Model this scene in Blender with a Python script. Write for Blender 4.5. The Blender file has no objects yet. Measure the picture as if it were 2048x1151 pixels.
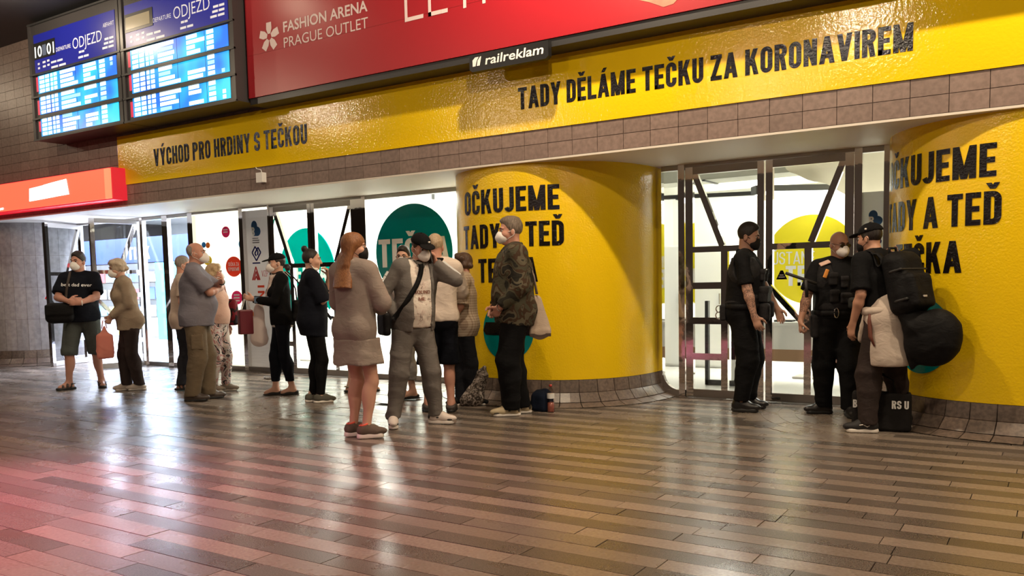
import bpy, math, random
import numpy as np
from mathutils import Vector, Matrix
from mathutils.bvhtree import BVHTree

random.seed(7)
rng = np.random.default_rng(7)
scene = bpy.context.scene
COL = scene.collection
PI = math.pi

# ------------------------------------------------------------------ camera
CAM_POS = Vector((0.0, -7.357, 1.2706))
CAM_YAW, CAM_PITCH, CAM_ROLL = -0.5756, -0.07916, -0.02093
CAM_F, CAM_PY = 1700.3, 698.5                      # focal length and principal point of the 2048 x 1151 frame


def cam_basis():
    cy, sy, cp, sp = math.cos(CAM_YAW), math.sin(CAM_YAW), math.cos(CAM_PITCH), math.sin(CAM_PITCH)
    f = Vector((sy * cp, cy * cp, sp)); r = Vector((cy, -sy, 0)); u = r.cross(f)
    cr, sr = math.cos(CAM_ROLL), math.sin(CAM_ROLL)
    return cr * r + sr * u, -sr * r + cr * u, f


_r, _u, _f = cam_basis()
cam_data = bpy.data.cameras.new('camera')
cam = bpy.data.objects.new('camera', cam_data)
COL.objects.link(cam)
cam.matrix_world = Matrix(((_r.x, _u.x, -_f.x, CAM_POS.x), (_r.y, _u.y, -_f.y, CAM_POS.y),
                           (_r.z, _u.z, -_f.z, CAM_POS.z), (0, 0, 0, 1)))
cam_data.sensor_fit = 'HORIZONTAL'
cam_data.sensor_width = 36.0
cam_data.lens = CAM_F / 2048 * 36.0
cam_data.shift_x = 0.0
cam_data.shift_y = (CAM_PY - 575.5) / 2048
cam_data.clip_end = 200
scene.camera = cam

# ------------------------------------------------------------------ world, exposure
world = bpy.data.worlds.new('world')
scene.world = world
world.use_nodes = True
world.node_tree.nodes['Background'].inputs[0].default_value = (1.0, 0.86, 0.74, 1)
world.node_tree.nodes['Background'].inputs[1].default_value = 0.025
vs = scene.view_settings
vs.view_transform = 'Standard'
vs.look = 'None'
vs.exposure = 0.0
vs.gamma = 1.0
vs.use_curve_mapping = False
scene.cycles.max_bounces = 6
scene.cycles.transparent_max_bounces = 12
scene.cycles.sample_clamp_indirect = 6.0
scene.cycles.use_denoising = True


def light(name, kind, loc, power, color, size=0.3, target=None, size_y=None, spot=None, blend=0.5):
    d = bpy.data.lights.new(name, kind)
    d.energy = power
    d.color = color
    if kind == 'AREA':
        d.size = size
        if size_y:
            d.shape = 'RECTANGLE'
            d.size_y = size_y
    else:
        d.shadow_soft_size = size
    if kind == 'SPOT':
        d.spot_size = spot
        d.spot_blend = blend
    o = bpy.data.objects.new(name, d)
    o.location = loc
    if target is not None:
        o.rotation_euler = (Vector(target) - Vector(loc)).to_track_quat('-Z', 'Y').to_euler()
    COL.objects.link(o)
    return o


WARM = (1.0, 0.80, 0.56)
# hall ceiling lamps: a row close to the shop front and a row further out
for lx, pw in ((-17.0, 60), (-11.7, 70), (-8.6, 25), (-3.6, 400), (0.3, 400), (4.2, 300)):
    light('hall_lamp', 'POINT', (lx, -1.52, 4.98), pw, WARM, 0.07)
for lx, pw in ((-16.5, 60), (-11.2, 120), (-2.1, 170), (4.0, 120)):
    light('hall_lamp', 'POINT', (lx, -3.75, 4.42), pw, WARM, 0.06)
for lx in (-10.0, -4.5, 1.5):
    light('hall_lamp', 'POINT', (lx, -8.2, 4.6), 170, (1.0, 0.78, 0.58), 0.08)
# added unseen spot that reddens the lower-left floor, as a lit sign would
light('red_floor_spot', 'SPOT', (-7.4, -7.0, 3.2), 2600, (1.0, 0.26, 0.46), 0.4, target=(-5.35, -5.2, 0), spot=1.0, blend=1.0)

# ================================================================== helpers
def link(o, parent=None):
    COL.objects.link(o)
    if parent is not None:
        o.parent = parent
    return o


def mesh_obj(name, verts, faces, mat=None, parent=None, smooth=False):
    me = bpy.data.meshes.new(name)
    me.from_pydata([tuple(v) for v in verts], [], [tuple(f) for f in faces])
    me.update()
    if mat is not None:
        for m in (mat if isinstance(mat, (list, tuple)) else [mat]):
            me.materials.append(m)
    if smooth:
        me.polygons.foreach_set('use_smooth', [True] * len(me.polygons))
    return link(bpy.data.objects.new(name, me), parent)


def empty(name, loc, rz=0.0, parent=None):
    o = bpy.data.objects.new(name, None)
    o.empty_display_size = 0.1
    o.location = loc
    o.rotation_euler = (0, 0, rz)
    return link(o, parent)


def tag(o, label=None, cat=None, group=None, kind=None):
    if label: o['label'] = label
    if cat: o['category'] = cat
    if group: o['group'] = group
    if kind: o['kind'] = kind
    return o


class MB:
    """collects simple solids; build() links them as one mesh object"""
    def __init__(self):
        self.v, self.f = [], []

    def add(self, vs, fs):
        n = len(self.v)
        self.v += [tuple(v) for v in vs]
        self.f += [tuple(i + n for i in f) for f in fs]
        return self

    def box(self, x0, y0, z0, x1, y1, z1):
        vs = [(x, y, z) for z in (z0, z1) for y in (y0, y1) for x in (x0, x1)]
        return self.add(vs, [(0, 2, 3, 1), (4, 5, 7, 6), (0, 1, 5, 4), (2, 6, 7, 3), (0, 4, 6, 2), (1, 3, 7, 5)])

    def bar(self, a, b, w, d, up=(0, 0, 1)):
        """box-section bar from a to b, w across and d along `up`-ish"""
        a, b = Vector(a), Vector(b)
        t = (b - a).normalized(); up = Vector(up)
        s = t.cross(up)
        if s.length < 1e-4: s = t.cross(Vector((0, 1, 0)))
        s.normalize(); n = s.cross(t)
        vs = [p + s * i * w / 2 + n * j * d / 2 for p in (a, b) for j in (-1, 1) for i in (-1, 1)]
        return self.add(vs, [(0, 2, 3, 1), (4, 5, 7, 6), (0, 1, 5, 4), (2, 6, 7, 3), (0, 4, 6, 2), (1, 3, 7, 5)])

    def prism(self, poly, y0, y1):
        """polygon in x,z extruded from y0 to y1"""
        n = len(poly)
        vs = [(x, y0, z) for x, z in poly] + [(x, y1, z) for x, z in poly]
        fs = [tuple(range(n)), tuple(range(2 * n - 1, n - 1, -1))]
        fs += [(i, n + i, n + (i + 1) % n, (i + 1) % n) for i in range(n)]
        return self.add(vs, fs)

    def tube(self, pts, r, seg=8, closed=False):
        pts = [Vector(p) for p in pts]; n = len(pts)
        rs = r if isinstance(r, (list, tuple)) else [r] * n
        vs, fs, ref = [], [], None
        for i, p in enumerate(pts):
            t = (pts[min(i + 1, n - 1)] - pts[max(i - 1, 0)]).normalized()
            if ref is None:
                ref = t.orthogonal().normalized()
            ref = (ref - t * ref.dot(t)).normalized(); q = t.cross(ref)
            for k in range(seg):
                a = 2 * PI * k / seg
                vs.append(p + (ref * math.cos(a) + q * math.sin(a)) * rs[i])
        for i in range(n - 1):
            for k in range(seg):
                fs.append((i * seg + k, i * seg + (k + 1) % seg, (i + 1) * seg + (k + 1) % seg, (i + 1) * seg + k))
        fs.append(tuple(range(seg - 1, -1, -1))); fs.append(tuple((n - 1) * seg + k for k in range(seg)))
        return self.add(vs, fs)

    def disc(self, c, rx, rz, y0, y1, seg=48):
        return self.prism([(c[0] + rx * math.cos(2 * PI * k / seg), c[1] + rz * math.sin(2 * PI * k / seg)) for k in range(seg)], y0, y1)

    def build(self, name, mat, parent=None, smooth=False):
        return mesh_obj(name, self.v, self.f, mat, parent, smooth)


# ------------------------------------------------------------------ materials
def N(t, kind, **kw):
    n = t.nodes.new(kind)
    for k, v in kw.items():
        if k in n.inputs: n.inputs[k].default_value = v
        else: setattr(n, k, v)
    return n


def rgb(c):
    return (c[0], c[1], c[2], 1.0)


def mat(name, color, rough=0.5, metal=0.0, spec=0.5, noise=None, bump=None, emit=None, coat=0.0):
    """noise=(scale, colour2, contrast 0..1) mottles the colour; bump=(scale, strength, distance)"""
    m = bpy.data.materials.new(name)
    m.use_nodes = True
    t = m.node_tree
    b = t.nodes['Principled BSDF']
    b.inputs['Base Color'].default_value = rgb(color)
    b.inputs['Roughness'].default_value = rough
    b.inputs['Metallic'].default_value = metal
    b.inputs['Specular IOR Level'].default_value = spec
    b.inputs['Coat Weight'].default_value = coat
    m.diffuse_color = rgb(color)
    tc = None
    if noise or bump:
        tc = N(t, 'ShaderNodeTexCoord')
    if noise:
        n = N(t, 'ShaderNodeTexNoise', Scale=noise[0], Detail=4.0)
        t.links.new(tc.outputs['Object'], n.inputs['Vector'])
        r = N(t, 'ShaderNodeValToRGB')
        c = noise[2] if len(noise) > 2 else 0.5
        r.color_ramp.elements[0].position = 0.5 - 0.5 * (1 - c) * 0.6
        r.color_ramp.elements[1].position = 0.5 + 0.5 * (1 - c) * 0.6
        r.color_ramp.elements[0].color = rgb(color); r.color_ramp.elements[1].color = rgb(noise[1])
        t.links.new(n.outputs['Fac'], r.inputs['Fac'])
        t.links.new(r.outputs['Color'], b.inputs['Base Color'])
    if bump:
        n2 = N(t, 'ShaderNodeTexNoise', Scale=bump[0], Detail=3.0)
        t.links.new(tc.outputs['Object'], n2.inputs['Vector'])
        bp = N(t, 'ShaderNodeBump', Strength=bump[1], Distance=bump[2])
        t.links.new(n2.outputs['Fac'], bp.inputs['Height'])
        t.links.new(bp.outputs['Normal'], b.inputs['Normal'])
    if emit:
        b.inputs['Emission Color'].default_value = rgb(emit[0])
        b.inputs['Emission Strength'].default_value = emit[1]
    return m


def glass_mat(name, tint=(0.97, 0.985, 0.98), refl=0.08):
    m = bpy.data.materials.new(name)
    m.use_nodes = True
    t = m.node_tree
    t.nodes.remove(t.nodes['Principled BSDF'])
    tr = N(t, 'ShaderNodeBsdfTransparent'); tr.inputs['Color'].default_value = rgb(tint)
    gl = N(t, 'ShaderNodeBsdfGlossy', Roughness=0.02)
    lw = N(t, 'ShaderNodeLayerWeight', Blend=0.5)
    pw = N(t, 'ShaderNodeMath', operation='POWER'); pw.inputs[1].default_value = 4.0
    ma = N(t, 'ShaderNodeMath', operation='MULTIPLY_ADD'); ma.inputs[1].default_value = 0.6; ma.inputs[2].default_value = 0.03
    mx = N(t, 'ShaderNodeMixShader')
    t.links.new(lw.outputs['Facing'], pw.inputs[0]); t.links.new(pw.outputs[0], ma.inputs[0]); t.links.new(ma.outputs[0], mx.inputs['Fac'])
    t.links.new(tr.outputs[0], mx.inputs[1]); t.links.new(gl.outputs[0], mx.inputs[2])
    t.links.new(mx.outputs[0], t.nodes['Material Output'].inputs['Surface'])
    return m


def film_mat(name, color, transl=0.5):
    """print film / thin plastic: part diffuse, part translucent"""
    m = bpy.data.materials.new(name)
    m.use_nodes = True
    t = m.node_tree
    t.nodes.remove(t.nodes['Principled BSDF'])
    d = N(t, 'ShaderNodeBsdfDiffuse'); d.inputs['Color'].default_value = rgb(color)
    s = N(t, 'ShaderNodeBsdfTranslucent'); s.inputs['Color'].default_value = rgb(color)
    mx = N(t, 'ShaderNodeMixShader', Fac=transl)
    t.links.new(d.outputs[0], mx.inputs[1]); t.links.new(s.outputs[0], mx.inputs[2])
    t.links.new(mx.outputs[0], t.nodes['Material Output'].inputs['Surface'])
    return m


def emit_mat(name, color, strength):
    m = mat(name, (0.02, 0.02, 0.02), 0.4, emit=(color, strength))
    return m


# ------------------------------------------------------------------ condensed bold lettering
def _glyphs(t, W):
    h = t / 2
    Rr = W * 0.5
    ry = min(0.24, W * 0.55)
    bl = ('r', 0, 0, t, 1)
    G = {}
    tb = min(t * 0.92, 0.17)
    top, mid, bot = ('r', 0, 1 - tb, W * .92, 1), ('r', 0, .5 - tb / 2, W * .84, .5 + tb / 2), ('r', 0, 0, W * .92, tb)
    G['E'] = ([bl, top, mid, bot], W * .92)
    G['F'] = ([bl, top, mid], W * .88)
    G['L'] = ([bl, bot], W * .88)
    G['T'] = ([('r', 0, 1 - tb, W * 1.02, 1), ('r', W * .51 - h, 0, W * .51 + h, 1)], W * 1.02)
    G['I'] = ([bl], t)
    G['H'] = ([bl, ('r', W - t, 0, W, 1), ('r', 0, .5 - tb / 2, W, .5 + tb / 2)], W)
    ut = ('a', W / 2, 1 - ry, Rr, ry, 0, 180); lt = ('a', W / 2, ry, Rr, ry, 180, 360)
    L_ = ('r', 0, ry, t, 1 - ry); R_ = ('r', W - t, ry, W, 1 - ry)
    G['O'] = ([ut, lt, L_, R_], W)
    G['C'] = ([ut, lt, L_, ('r', W - t, .64, W, 1 - ry), ('r', W - t, ry, W, .36)], W)
    G['G'] = ([ut, lt, L_, ('r', W - t, .66, W, 1 - ry), ('r', W - t, ry, W, .5), ('r', W * .5, .5 - tb, W, .5)], W)
    G['U'] = ([lt, ('r', 0, ry, t, 1), ('r', W - t, ry, W, 1)], W)
    G['J'] = ([('a', W * .36, ry, W * .46, ry, 200, 360), ('r', W * .82 - t, ry, W * .82, 1)], W * .82)
    G['D'] = ([bl, ('r', 0, 1 - tb, W - Rr, 1), ('r', 0, 0, W - Rr, tb), ('a', W - Rr, 1 - ry, Rr, ry, 0, 90), ('a', W - Rr, ry, Rr, ry, 270, 360), R_], W)
    py = .46
    pr = (1 - py) / 2
    P_ = [bl, ('r', 0, 1 - tb, W - Rr, 1), ('r', 0, py, W - Rr, py + tb), ('a', W - Rr, 1 - pr * .85, Rr, pr * .85, 0, 90), ('a', W - Rr, py + pr * .85, Rr, pr * .85, 270, 360),
          ('r', W - t, py + pr * .85, W, 1 - pr * .85)]
    G['P'] = (P_, W)
    G['R'] = (P_ + [('d', W - h * 1.05, 0, W - h * 1.25 - t * .35, py + .03, t)], W)
    G['B'] = (P_ + [('r', 0, 0, W - Rr, tb), ('a', W - Rr, .22, Rr, .22, 270, 360), ('r', W - t, .2, W, .32), ('a', W - Rr, .28, Rr, .26, 0, 90)], W)
    G['S'] = ([ut, lt, ('r', 0, .66, t, 1 - ry), ('r', W - t, ry, W, .36), ('d2', 0, .66, W, .36, t * 1.05), ('r', W - t, .68, W, 1 - ry), ('r', 0, ry, t, .33)], W)
    G['A'] = ([('d', h, 0, W * .6 - h * .0, 1, t), ('d', W * 1.2 - h, 0, W * .6, 1, t), ('r', W * .25, .2, W * .95, .2 + tb)], W * 1.2)
    G['V'] = ([('d', W * .57, 0, h, 1, t), ('d', W * .57, 0, W * 1.14 - h, 1, t)], W * 1.14)
    G['Y'] = ([('r', W * .55 - h, 0, W * .55 + h, .45), ('d', W * .55, .38, h, 1, t), ('d', W * .55, .38, W * 1.1 - h, 1, t)], W * 1.1)
    G['K'] = ([bl, ('d', t, .36, W * 1.08 - h, 1, t), ('d', W * 1.12 - h, 0, t * 1.5, .6, t)], W * 1.12)
    G['N'] = ([bl, ('r', W * 1.06 - t, 0, W * 1.06, 1), ('d', W * 1.06 - h, 0, h, 1, t)], W * 1.06)
    G['M'] = ([bl, ('r', W * 1.4 - t, 0, W * 1.4, 1), ('d', W * .7, 0, h, 1, t), ('d', W * .7, 0, W * 1.4 - h, 1, t)], W * 1.4)
    G['Z'] = ([('r', 0, 1 - tb, W, 1), ('r', 0, 0, W, tb), ('d', h, tb * .5, W - h, 1 - tb * .5, t)], W)
    G['X'] = ([('d', h, 0, W - h, 1, t), ('d', W - h, 0, h, 1, t)], W)
    G['0'] = G['O']; G['1'] = ([('r', t * .5, 0, t * 1.5, 1), ('r', 0, .8, t, .92)], t * 1.5)
    G[':'] = ([('r', 0, .2, t, .36), ('r', 0, .6, t, .76)], t)
    G['-'] = ([('r', 0, .45, W * .7, .45 + tb)], W * .7)
    car = lambda w: [('d', w / 2, 1.07, w / 2 - W * .24, 1.25, t * .8), ('d', w / 2, 1.07, w / 2 + W * .24, 1.25, t * .8)]
    acu = lambda w: [('d', w / 2 - W * .05, 1.07, w / 2 + W * .2, 1.25, t * .9)]
    for ch, base in (('Č', 'C'), ('Ď', 'D'), ('Ě', 'E'), ('Š', 'S'), ('Ř', 'R'), ('Ž', 'Z')):
        g, w = G[base]; G[ch] = (g + car(w), w)
    for ch, base in (('Á', 'A'), ('Ý', 'Y'), ('Í', 'I'), ('É', 'E')):
        g, w = G[base]; G[ch] = (g + acu(w), w)
    g, w = G['U']; G['Ů'] = (g + [('a', w / 2, 1.17, W * .2, .1, 0, 360)], w)
    return G


def letters(text, t=0.185, W=0.46, gap=0.075, space=0.22):
    """polygons (lists of (x, z)) for text of cap height 1; returns polys, total width"""
    G = _glyphs(t, W)
    out, x = [], 0.0
    for ch in text:
        if ch == ' ':
            x += space; continue
        gl, w = G[ch]
        for p in gl:
            if p[0] == 'r':
                _, x0, y0, x1, y1 = p
                n = max(1, int((x1 - x0) / .14))
                for i in range(n):
                    a, b = x0 + (x1 - x0) * i / n, x0 + (x1 - x0) * (i + 1) / n
                    out.append([(x + a, y0), (x + b, y0), (x + b, y1), (x + a, y1)])
            elif p[0] == 'd':
                _, x0, y0, x1, y1, th = p
                out.append([(x + x0 - th / 2, y0), (x + x0 + th / 2, y0), (x + x1 + th / 2, y1), (x + x1 - th / 2, y1)])
            elif p[0] == 'd2':
                _, x0, y0, x1, y1, th = p
                out.append([(x + x0, y0 - th / 2), (x + x1, y1 - th / 2), (x + x1, y1 + th / 2), (x + x0, y0 + th / 2)])
            else:
                _, cx, cy, rx, ry, a0, a1 = p
                n = max(2, int((a1 - a0) / 18))
                ti = min(t, rx * .95); tj = min(t * .92, .17, ry * .95)
                for i in range(n):
                    q = []
                    for a, o in ((i, 1), (i + 1, 1), (i + 1, 0), (i, 0)):
                        an = math.radians(a0 + (a1 - a0) * a / n)
                        q.append((x + cx + (rx - (0 if o else ti)) * math.cos(an), cy + (ry - (0 if o else tj)) * math.sin(an)))
                    out.append(q)
        x += w + gap
    return out, x - gap


def text_mesh(name, text, fn, height, width, mat_, parent=None, center=False, **kw):
    """lay text with fn(u, v) -> point; u runs 0..width metres (scaled to fit), v in metres"""
    polys, w = letters(text, **kw)
    sx = width / w
    vs, fs = [], []
    for i, q in enumerate(polys):
        n = len(vs)
        cx, cz = sum(p[0] for p in q) / len(q) * sx, sum(p[1] for p in q) / len(q) * height
        o = Vector(fn(cx, cz))
        nr = (Vector(fn(cx + .004, cz)) - o).cross(Vector(fn(cx, cz + .004)) - o)
        nr = nr.normalized() * (.0003 * (i % 6)) if nr.length > 1e-9 else Vector((0, 0, 0))   # overlapping strokes lie on each other like layers of film
        vs += [Vector(fn(x * sx, z * height)) + nr for x, z in q]
        fs.append(tuple(range(n, n + len(q))))
    return mesh_obj(name, vs, fs, mat_, parent)


def font_mesh(name, text, fn, height, width, mat_, parent=None, bold=0.0, shear=0.0):
    """built-in font, flat, laid with fn(u, v); width None keeps the font's own proportions"""
    cu = bpy.data.curves.new(name, 'FONT')
    cu.body = text
    cu.offset = bold
    cu.shear = shear
    cu.resolution_u = 3
    ob = bpy.data.objects.new(name, cu)
    me = bpy.data.meshes.new_from_object(ob)
    bpy.data.objects.remove(ob)
    if not len(me.vertices):
        return None
    xs = [v.co.x for v in me.vertices]
    x0, x1 = min(xs), max(xs)
    k = height / 0.7
    sx = k if width is None else width / max(x1 - x0, 1e-6)
    for v in me.vertices:
        v.co = fn((v.co.x - x0) * sx, v.co.y * k)
    me.materials.clear(); me.materials.append(mat_)
    return link(bpy.data.objects.new(name, me), parent)

# ================================================================== materials of the place
def pos_noise_mat(name, c0, c1, scale, rough, spec=0.5, rand=0.0, speck=None, rough_var=0.0, bump=None, detail=3.0):
    """stone: mottled by world position, brightness varied per object"""
    m = bpy.data.materials.new(name)
    m.use_nodes = True
    t = m.node_tree; b = t.nodes['Principled BSDF']
    g = N(t, 'ShaderNodeNewGeometry')
    n = N(t, 'ShaderNodeTexNoise', Scale=scale, Detail=detail)
    t.links.new(g.outputs['Position'], n.inputs['Vector'])
    r = N(t, 'ShaderNodeValToRGB')
    r.color_ramp.elements[0].position = 0.36; r.color_ramp.elements[1].position = 0.64
    r.color_ramp.elements[0].color = rgb(c0); r.color_ramp.elements[1].color = rgb(c1)
    t.links.new(n.outputs['Fac'], r.inputs['Fac'])
    out = r.outputs['Color']
    if rand:
        oi = N(t, 'ShaderNodeObjectInfo')
        mr = N(t, 'ShaderNodeMapRange'); mr.inputs['To Min'].default_value = 1 - rand; mr.inputs['To Max'].default_value = 1 + rand
        t.links.new(oi.outputs['Random'], mr.inputs['Value'])
        mx = N(t, 'ShaderNodeVectorMath', operation='SCALE')
        t.links.new(out, mx.inputs[0]); t.links.new(mr.outputs[0], mx.inputs['Scale'])
        out = mx.outputs[0]
    t.links.new(out, b.inputs['Base Color'])
    b.inputs['Specular IOR Level'].default_value = spec
    b.inputs['Roughness'].default_value = rough
    if rough_var:
        n2 = N(t, 'ShaderNodeTexNoise', Scale=2.2, Detail=4.0)
        t.links.new(g.outputs['Position'], n2.inputs['Vector'])
        mr2 = N(t, 'ShaderNodeMapRange')
        mr2.inputs['From Min'].default_value = 0.3; mr2.inputs['From Max'].default_value = 0.7
        mr2.inputs['To Min'].default_value = rough - rough_var; mr2.inputs['To Max'].default_value = rough + rough_var
        t.links.new(n2.outputs['Fac'], mr2.inputs['Value']); t.links.new(mr2.outputs[0], b.inputs['Roughness'])
    if bump:
        n3 = N(t, 'ShaderNodeTexNoise', Scale=bump[0], Detail=3.0)
        t.links.new(g.outputs['Position'], n3.inputs['Vector'])
        bp = N(t, 'ShaderNodeBump', Strength=bump[1], Distance=bump[2])
        t.links.new(n3.outputs['Fac'], bp.inputs['Height']); t.links.new(bp.outputs['Normal'], b.inputs['Normal'])
    return m


def gloss_film(name, color, rough=0.12, bump=0.35, scale=58.0):
    """glossy printed film stuck on with small blisters"""
    m = bpy.data.materials.new(name)
    m.use_nodes = True
    t = m.node_tree; b = t.nodes['Principled BSDF']
    b.inputs['Base Color'].default_value = rgb(color)
    b.inputs['Roughness'].default_value = rough
    g = N(t, 'ShaderNodeNewGeometry')
    n = N(t, 'ShaderNodeTexNoise', Scale=scale, Detail=3.0)
    t.links.new(g.outputs['Position'], n.inputs['Vector'])
    bp = N(t, 'ShaderNodeBump', Strength=bump, Distance=0.012)
    t.links.new(n.outputs['Fac'], bp.inputs['Height']); t.links.new(bp.outputs['Normal'], b.inputs['Normal'])
    return m


M = {}
M['slab_mid'] = pos_noise_mat('stone_slab_mid', (0.125, 0.10, 0.085), (0.18, 0.148, 0.125), 90, 0.27, 0.55, rand=0.16, rough_var=0.07)
M['slab_light'] = pos_noise_mat('stone_slab_light', (0.185, 0.145, 0.118), (0.24, 0.192, 0.157), 60, 0.27, 0.55, rand=0.14, rough_var=0.07)
M['slab_dark'] = pos_noise_mat('stone_slab_dark', (0.05, 0.040, 0.034), (0.145, 0.118, 0.098), 170, 0.29, 0.55, rand=0.18, rough_var=0.07, detail=1.0)
M['joint'] = mat('floor_joint', (0.02, 0.016, 0.014), 0.8)
M['paver'] = pos_noise_mat('stone_paver', (0.17, 0.138, 0.112), (0.25, 0.205, 0.168), 50, 0.28, 0.55, rand=0.12, rough_var=0.06)
M['skirt'] = pos_noise_mat('stone_skirting', (0.10, 0.075, 0.062), (0.17, 0.125, 0.10), 35, 0.34, 0.5, rand=0.18)
M['tile'] = pos_noise_mat('cladding_tile', (0.19, 0.135, 0.115), (0.25, 0.18, 0.155), 22, 0.42, 0.4, rand=0.10)
M['tile_grey'] = pos_noise_mat('pillar_tile', (0.27, 0.25, 0.25), (0.36, 0.33, 0.33), 14, 0.32, 0.5, rand=0.12)
M['grout'] = mat('grout', (0.145, 0.108, 0.095), 0.8)
M['soffit'] = mat('soffit_paint', (0.72, 0.66, 0.58), 0.55)
M['ceiling'] = mat('dark_ceiling', (0.018, 0.018, 0.022), 0.6)
M['darkwall'] = mat('hall_wall_dark', (0.05, 0.04, 0.034), 0.6)
M['yellow'] = gloss_film('yellow_film', (0.88, 0.585, 0.008), 0.12, 0.30)
M['yellow_flat'] = gloss_film('yellow_banner_film', (0.88, 0.585, 0.008), 0.10, 0.20, 46.0)
M['black_print'] = gloss_film('black_print', (0.008, 0.006, 0.006), 0.10, 0.4)
M['teal_print'] = gloss_film('teal_print', (0.0, 0.23, 0.235), 0.15, 0.2)
M['white_print'] = mat('white_print', (0.85, 0.85, 0.83), 0.4)
M['chrome'] = mat('polished_steel', (0.80, 0.77, 0.75), 0.05, 1.0, bump=(9, .12, .004))
M['steel'] = mat('brushed_steel', (0.42, 0.39, 0.36), 0.3, 1.0)
M['dark_metal'] = mat('dark_metal', (0.03, 0.03, 0.032), 0.4)
M['black_plastic'] = mat('black_plastic', (0.012, 0.012, 0.013), 0.35)
M['glass'] = glass_mat('window_glass')
M['room_white'] = mat('white_paint', (0.86, 0.86, 0.83), 0.6)
M['room_floor'] = mat('light_vinyl_floor', (0.55, 0.54, 0.5), 0.3)
M['lamp_white'] = emit_mat('lamp_diffuser', (1.0, 0.97, 0.9), 9.0)
M['film_white'] = film_mat('white_window_film', (0.95, 0.94, 0.90), 0.75)
M['film_panel'] = film_mat('grey_print_panel', (0.80, 0.77, 0.78), 0.16)
M['red_banner'] = mat('red_banner', (0.36, 0.011, 0.020), 0.35, bump=(3, 0.1, 0.01))
M['grey_white'] = mat('pale_print', (0.75, 0.62, 0.62), 0.5)


def structure(o, label=None):
    o['kind'] = 'structure'
    if label: o['label'] = label
    return o


YG, SOF, CEIL = 1.31, 2.486, 5.2


def shared_box(name, sx, sy, sz, mat_, bev=0.0):
    """box mesh with its base centre at the origin"""
    b = MB().box(-sx / 2, -sy / 2, 0, sx / 2, sy / 2, sz)
    me = bpy.data.meshes.new(name)
    me.from_pydata(b.v, [], b.f)
    me.materials.append(mat_)
    me.update()
    return me


def place(name, me, loc, parent, rz=0.0, scale=None, rot=None):
    o = bpy.data.objects.new(name, me)
    o.location = loc
    o.rotation_euler = rot if rot is not None else (0, 0, rz)
    if scale is not None: o.scale = scale
    return link(o, parent)


# ------------------------------------------------------------------ floor of long stone slabs
floor = MB().box(-24, -14, -0.12, 9, YG + 0.12, -0.012).build('floor', M['joint'])
structure(floor, 'striped stone slab floor of the station hall')
RING_A, RING_B = (-1.0, 0.90), (-6.2, 0.0)          # centres of two fans of curved paving


def in_fan(x, y):
    for (c, r0, a0, a1) in ((RING_A, 1.56, 178, 262), (RING_B, 1.98, 185, 262)):
        d = math.hypot(x - c[0], y - c[1]); a = math.degrees(math.atan2(y - c[1], x - c[0])) % 360
        if d < r0 and a0 < a < a1: return True
    return False


def cam_px(p):
    d = Vector(p) - CAM_POS
    z = d.dot(_f)
    if z < 0.2: return None
    return 1024 + CAM_F * d.dot(_r) / z, CAM_PY - CAM_F * d.dot(_u) / z, z


slabs = []
STRIP = 0.138
row = 0
y = YG - 0.02
fr = random.Random(3)
while y > -9.6:
    x = -19.0 + fr.random() * 0.8
    while x < 6.0:
        L = fr.choice((0.58, 0.72, 0.8, 0.9))
        cx, cy_ = x + L / 2, y - STRIP / 2
        if not in_fan(cx, cy_):
            dark = (row % 2 == 0)
            dark = int(dark)
            # stripes fade towards the near left: pink reflection put into the slab colours
            if fr.random() < min(max((-(cx + 3.2) - 1.6 * (cy_ + 4.4)) / 3.0, .06), .8): dark = 2 if fr.random() < .7 else 1 - dark
            px = cam_px((cx, cy_, 0))
            area = 0.0
            if px and -20 < px[0] < 2070 and px[1] < 1165: area = 1.0 / px[2] ** 3
            slabs.append((area, cx, cy_, L, dark, fr.uniform(-0.0012, 0.0012)))
        x += L
    y -= STRIP
    row += 1
slabs.sort(key=lambda s: -s[0])
slab_me = {}
for L in (0.58, 0.72, 0.8, 0.9):
    for dk in (0, 1, 2):
        slab_me[(L, dk)] = shared_box('slab', L - 0.005, STRIP - 0.004, 0.012, (M['slab_light'], M['slab_dark'], M['slab_mid'])[dk])
for i, (a, cx, cy_, L, dk, dz) in enumerate(slabs[:300]):
    place('slab', slab_me[(L, int(dk))], (cx, cy_, -0.012 + dz), floor)
for dk in (0, 1, 2):
    mb = MB()
    for a, cx, cy_, L, d, dz in slabs[300:]:
        if int(d) == dk:
            mb.box(cx - L / 2 + .0025, cy_ - STRIP / 2 + .002, -0.012, cx + L / 2 - .0025, cy_ + STRIP / 2 - .002, dz)
    tag(mb.build('slab_field', (M['slab_light'], M['slab_dark'], M['slab_mid'])[dk], floor), kind='stuff')


def sector(c, r0, r1, a0, a1, z0, z1, n=4):
    vs, fs = [], []
    for k in range(n + 1):
        a = math.radians(a0 + (a1 - a0) * k / n)
        for r in (r0, r1):
            for z in (z0, z1):
                vs.append((c[0] + r * math.cos(a), c[1] + r * math.sin(a), z))
    for k in range(n):
        i = k * 4
        fs += [(i + 1, i + 5, i + 7, i + 3), (i, i + 4, i + 5, i + 1), (i + 2, i + 3, i + 7, i + 6)]
    fs += [(0, 1, 3, 2), (n * 4, n * 4 + 2, n * 4 + 3, n * 4 + 1)]
    return vs, fs


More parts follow.
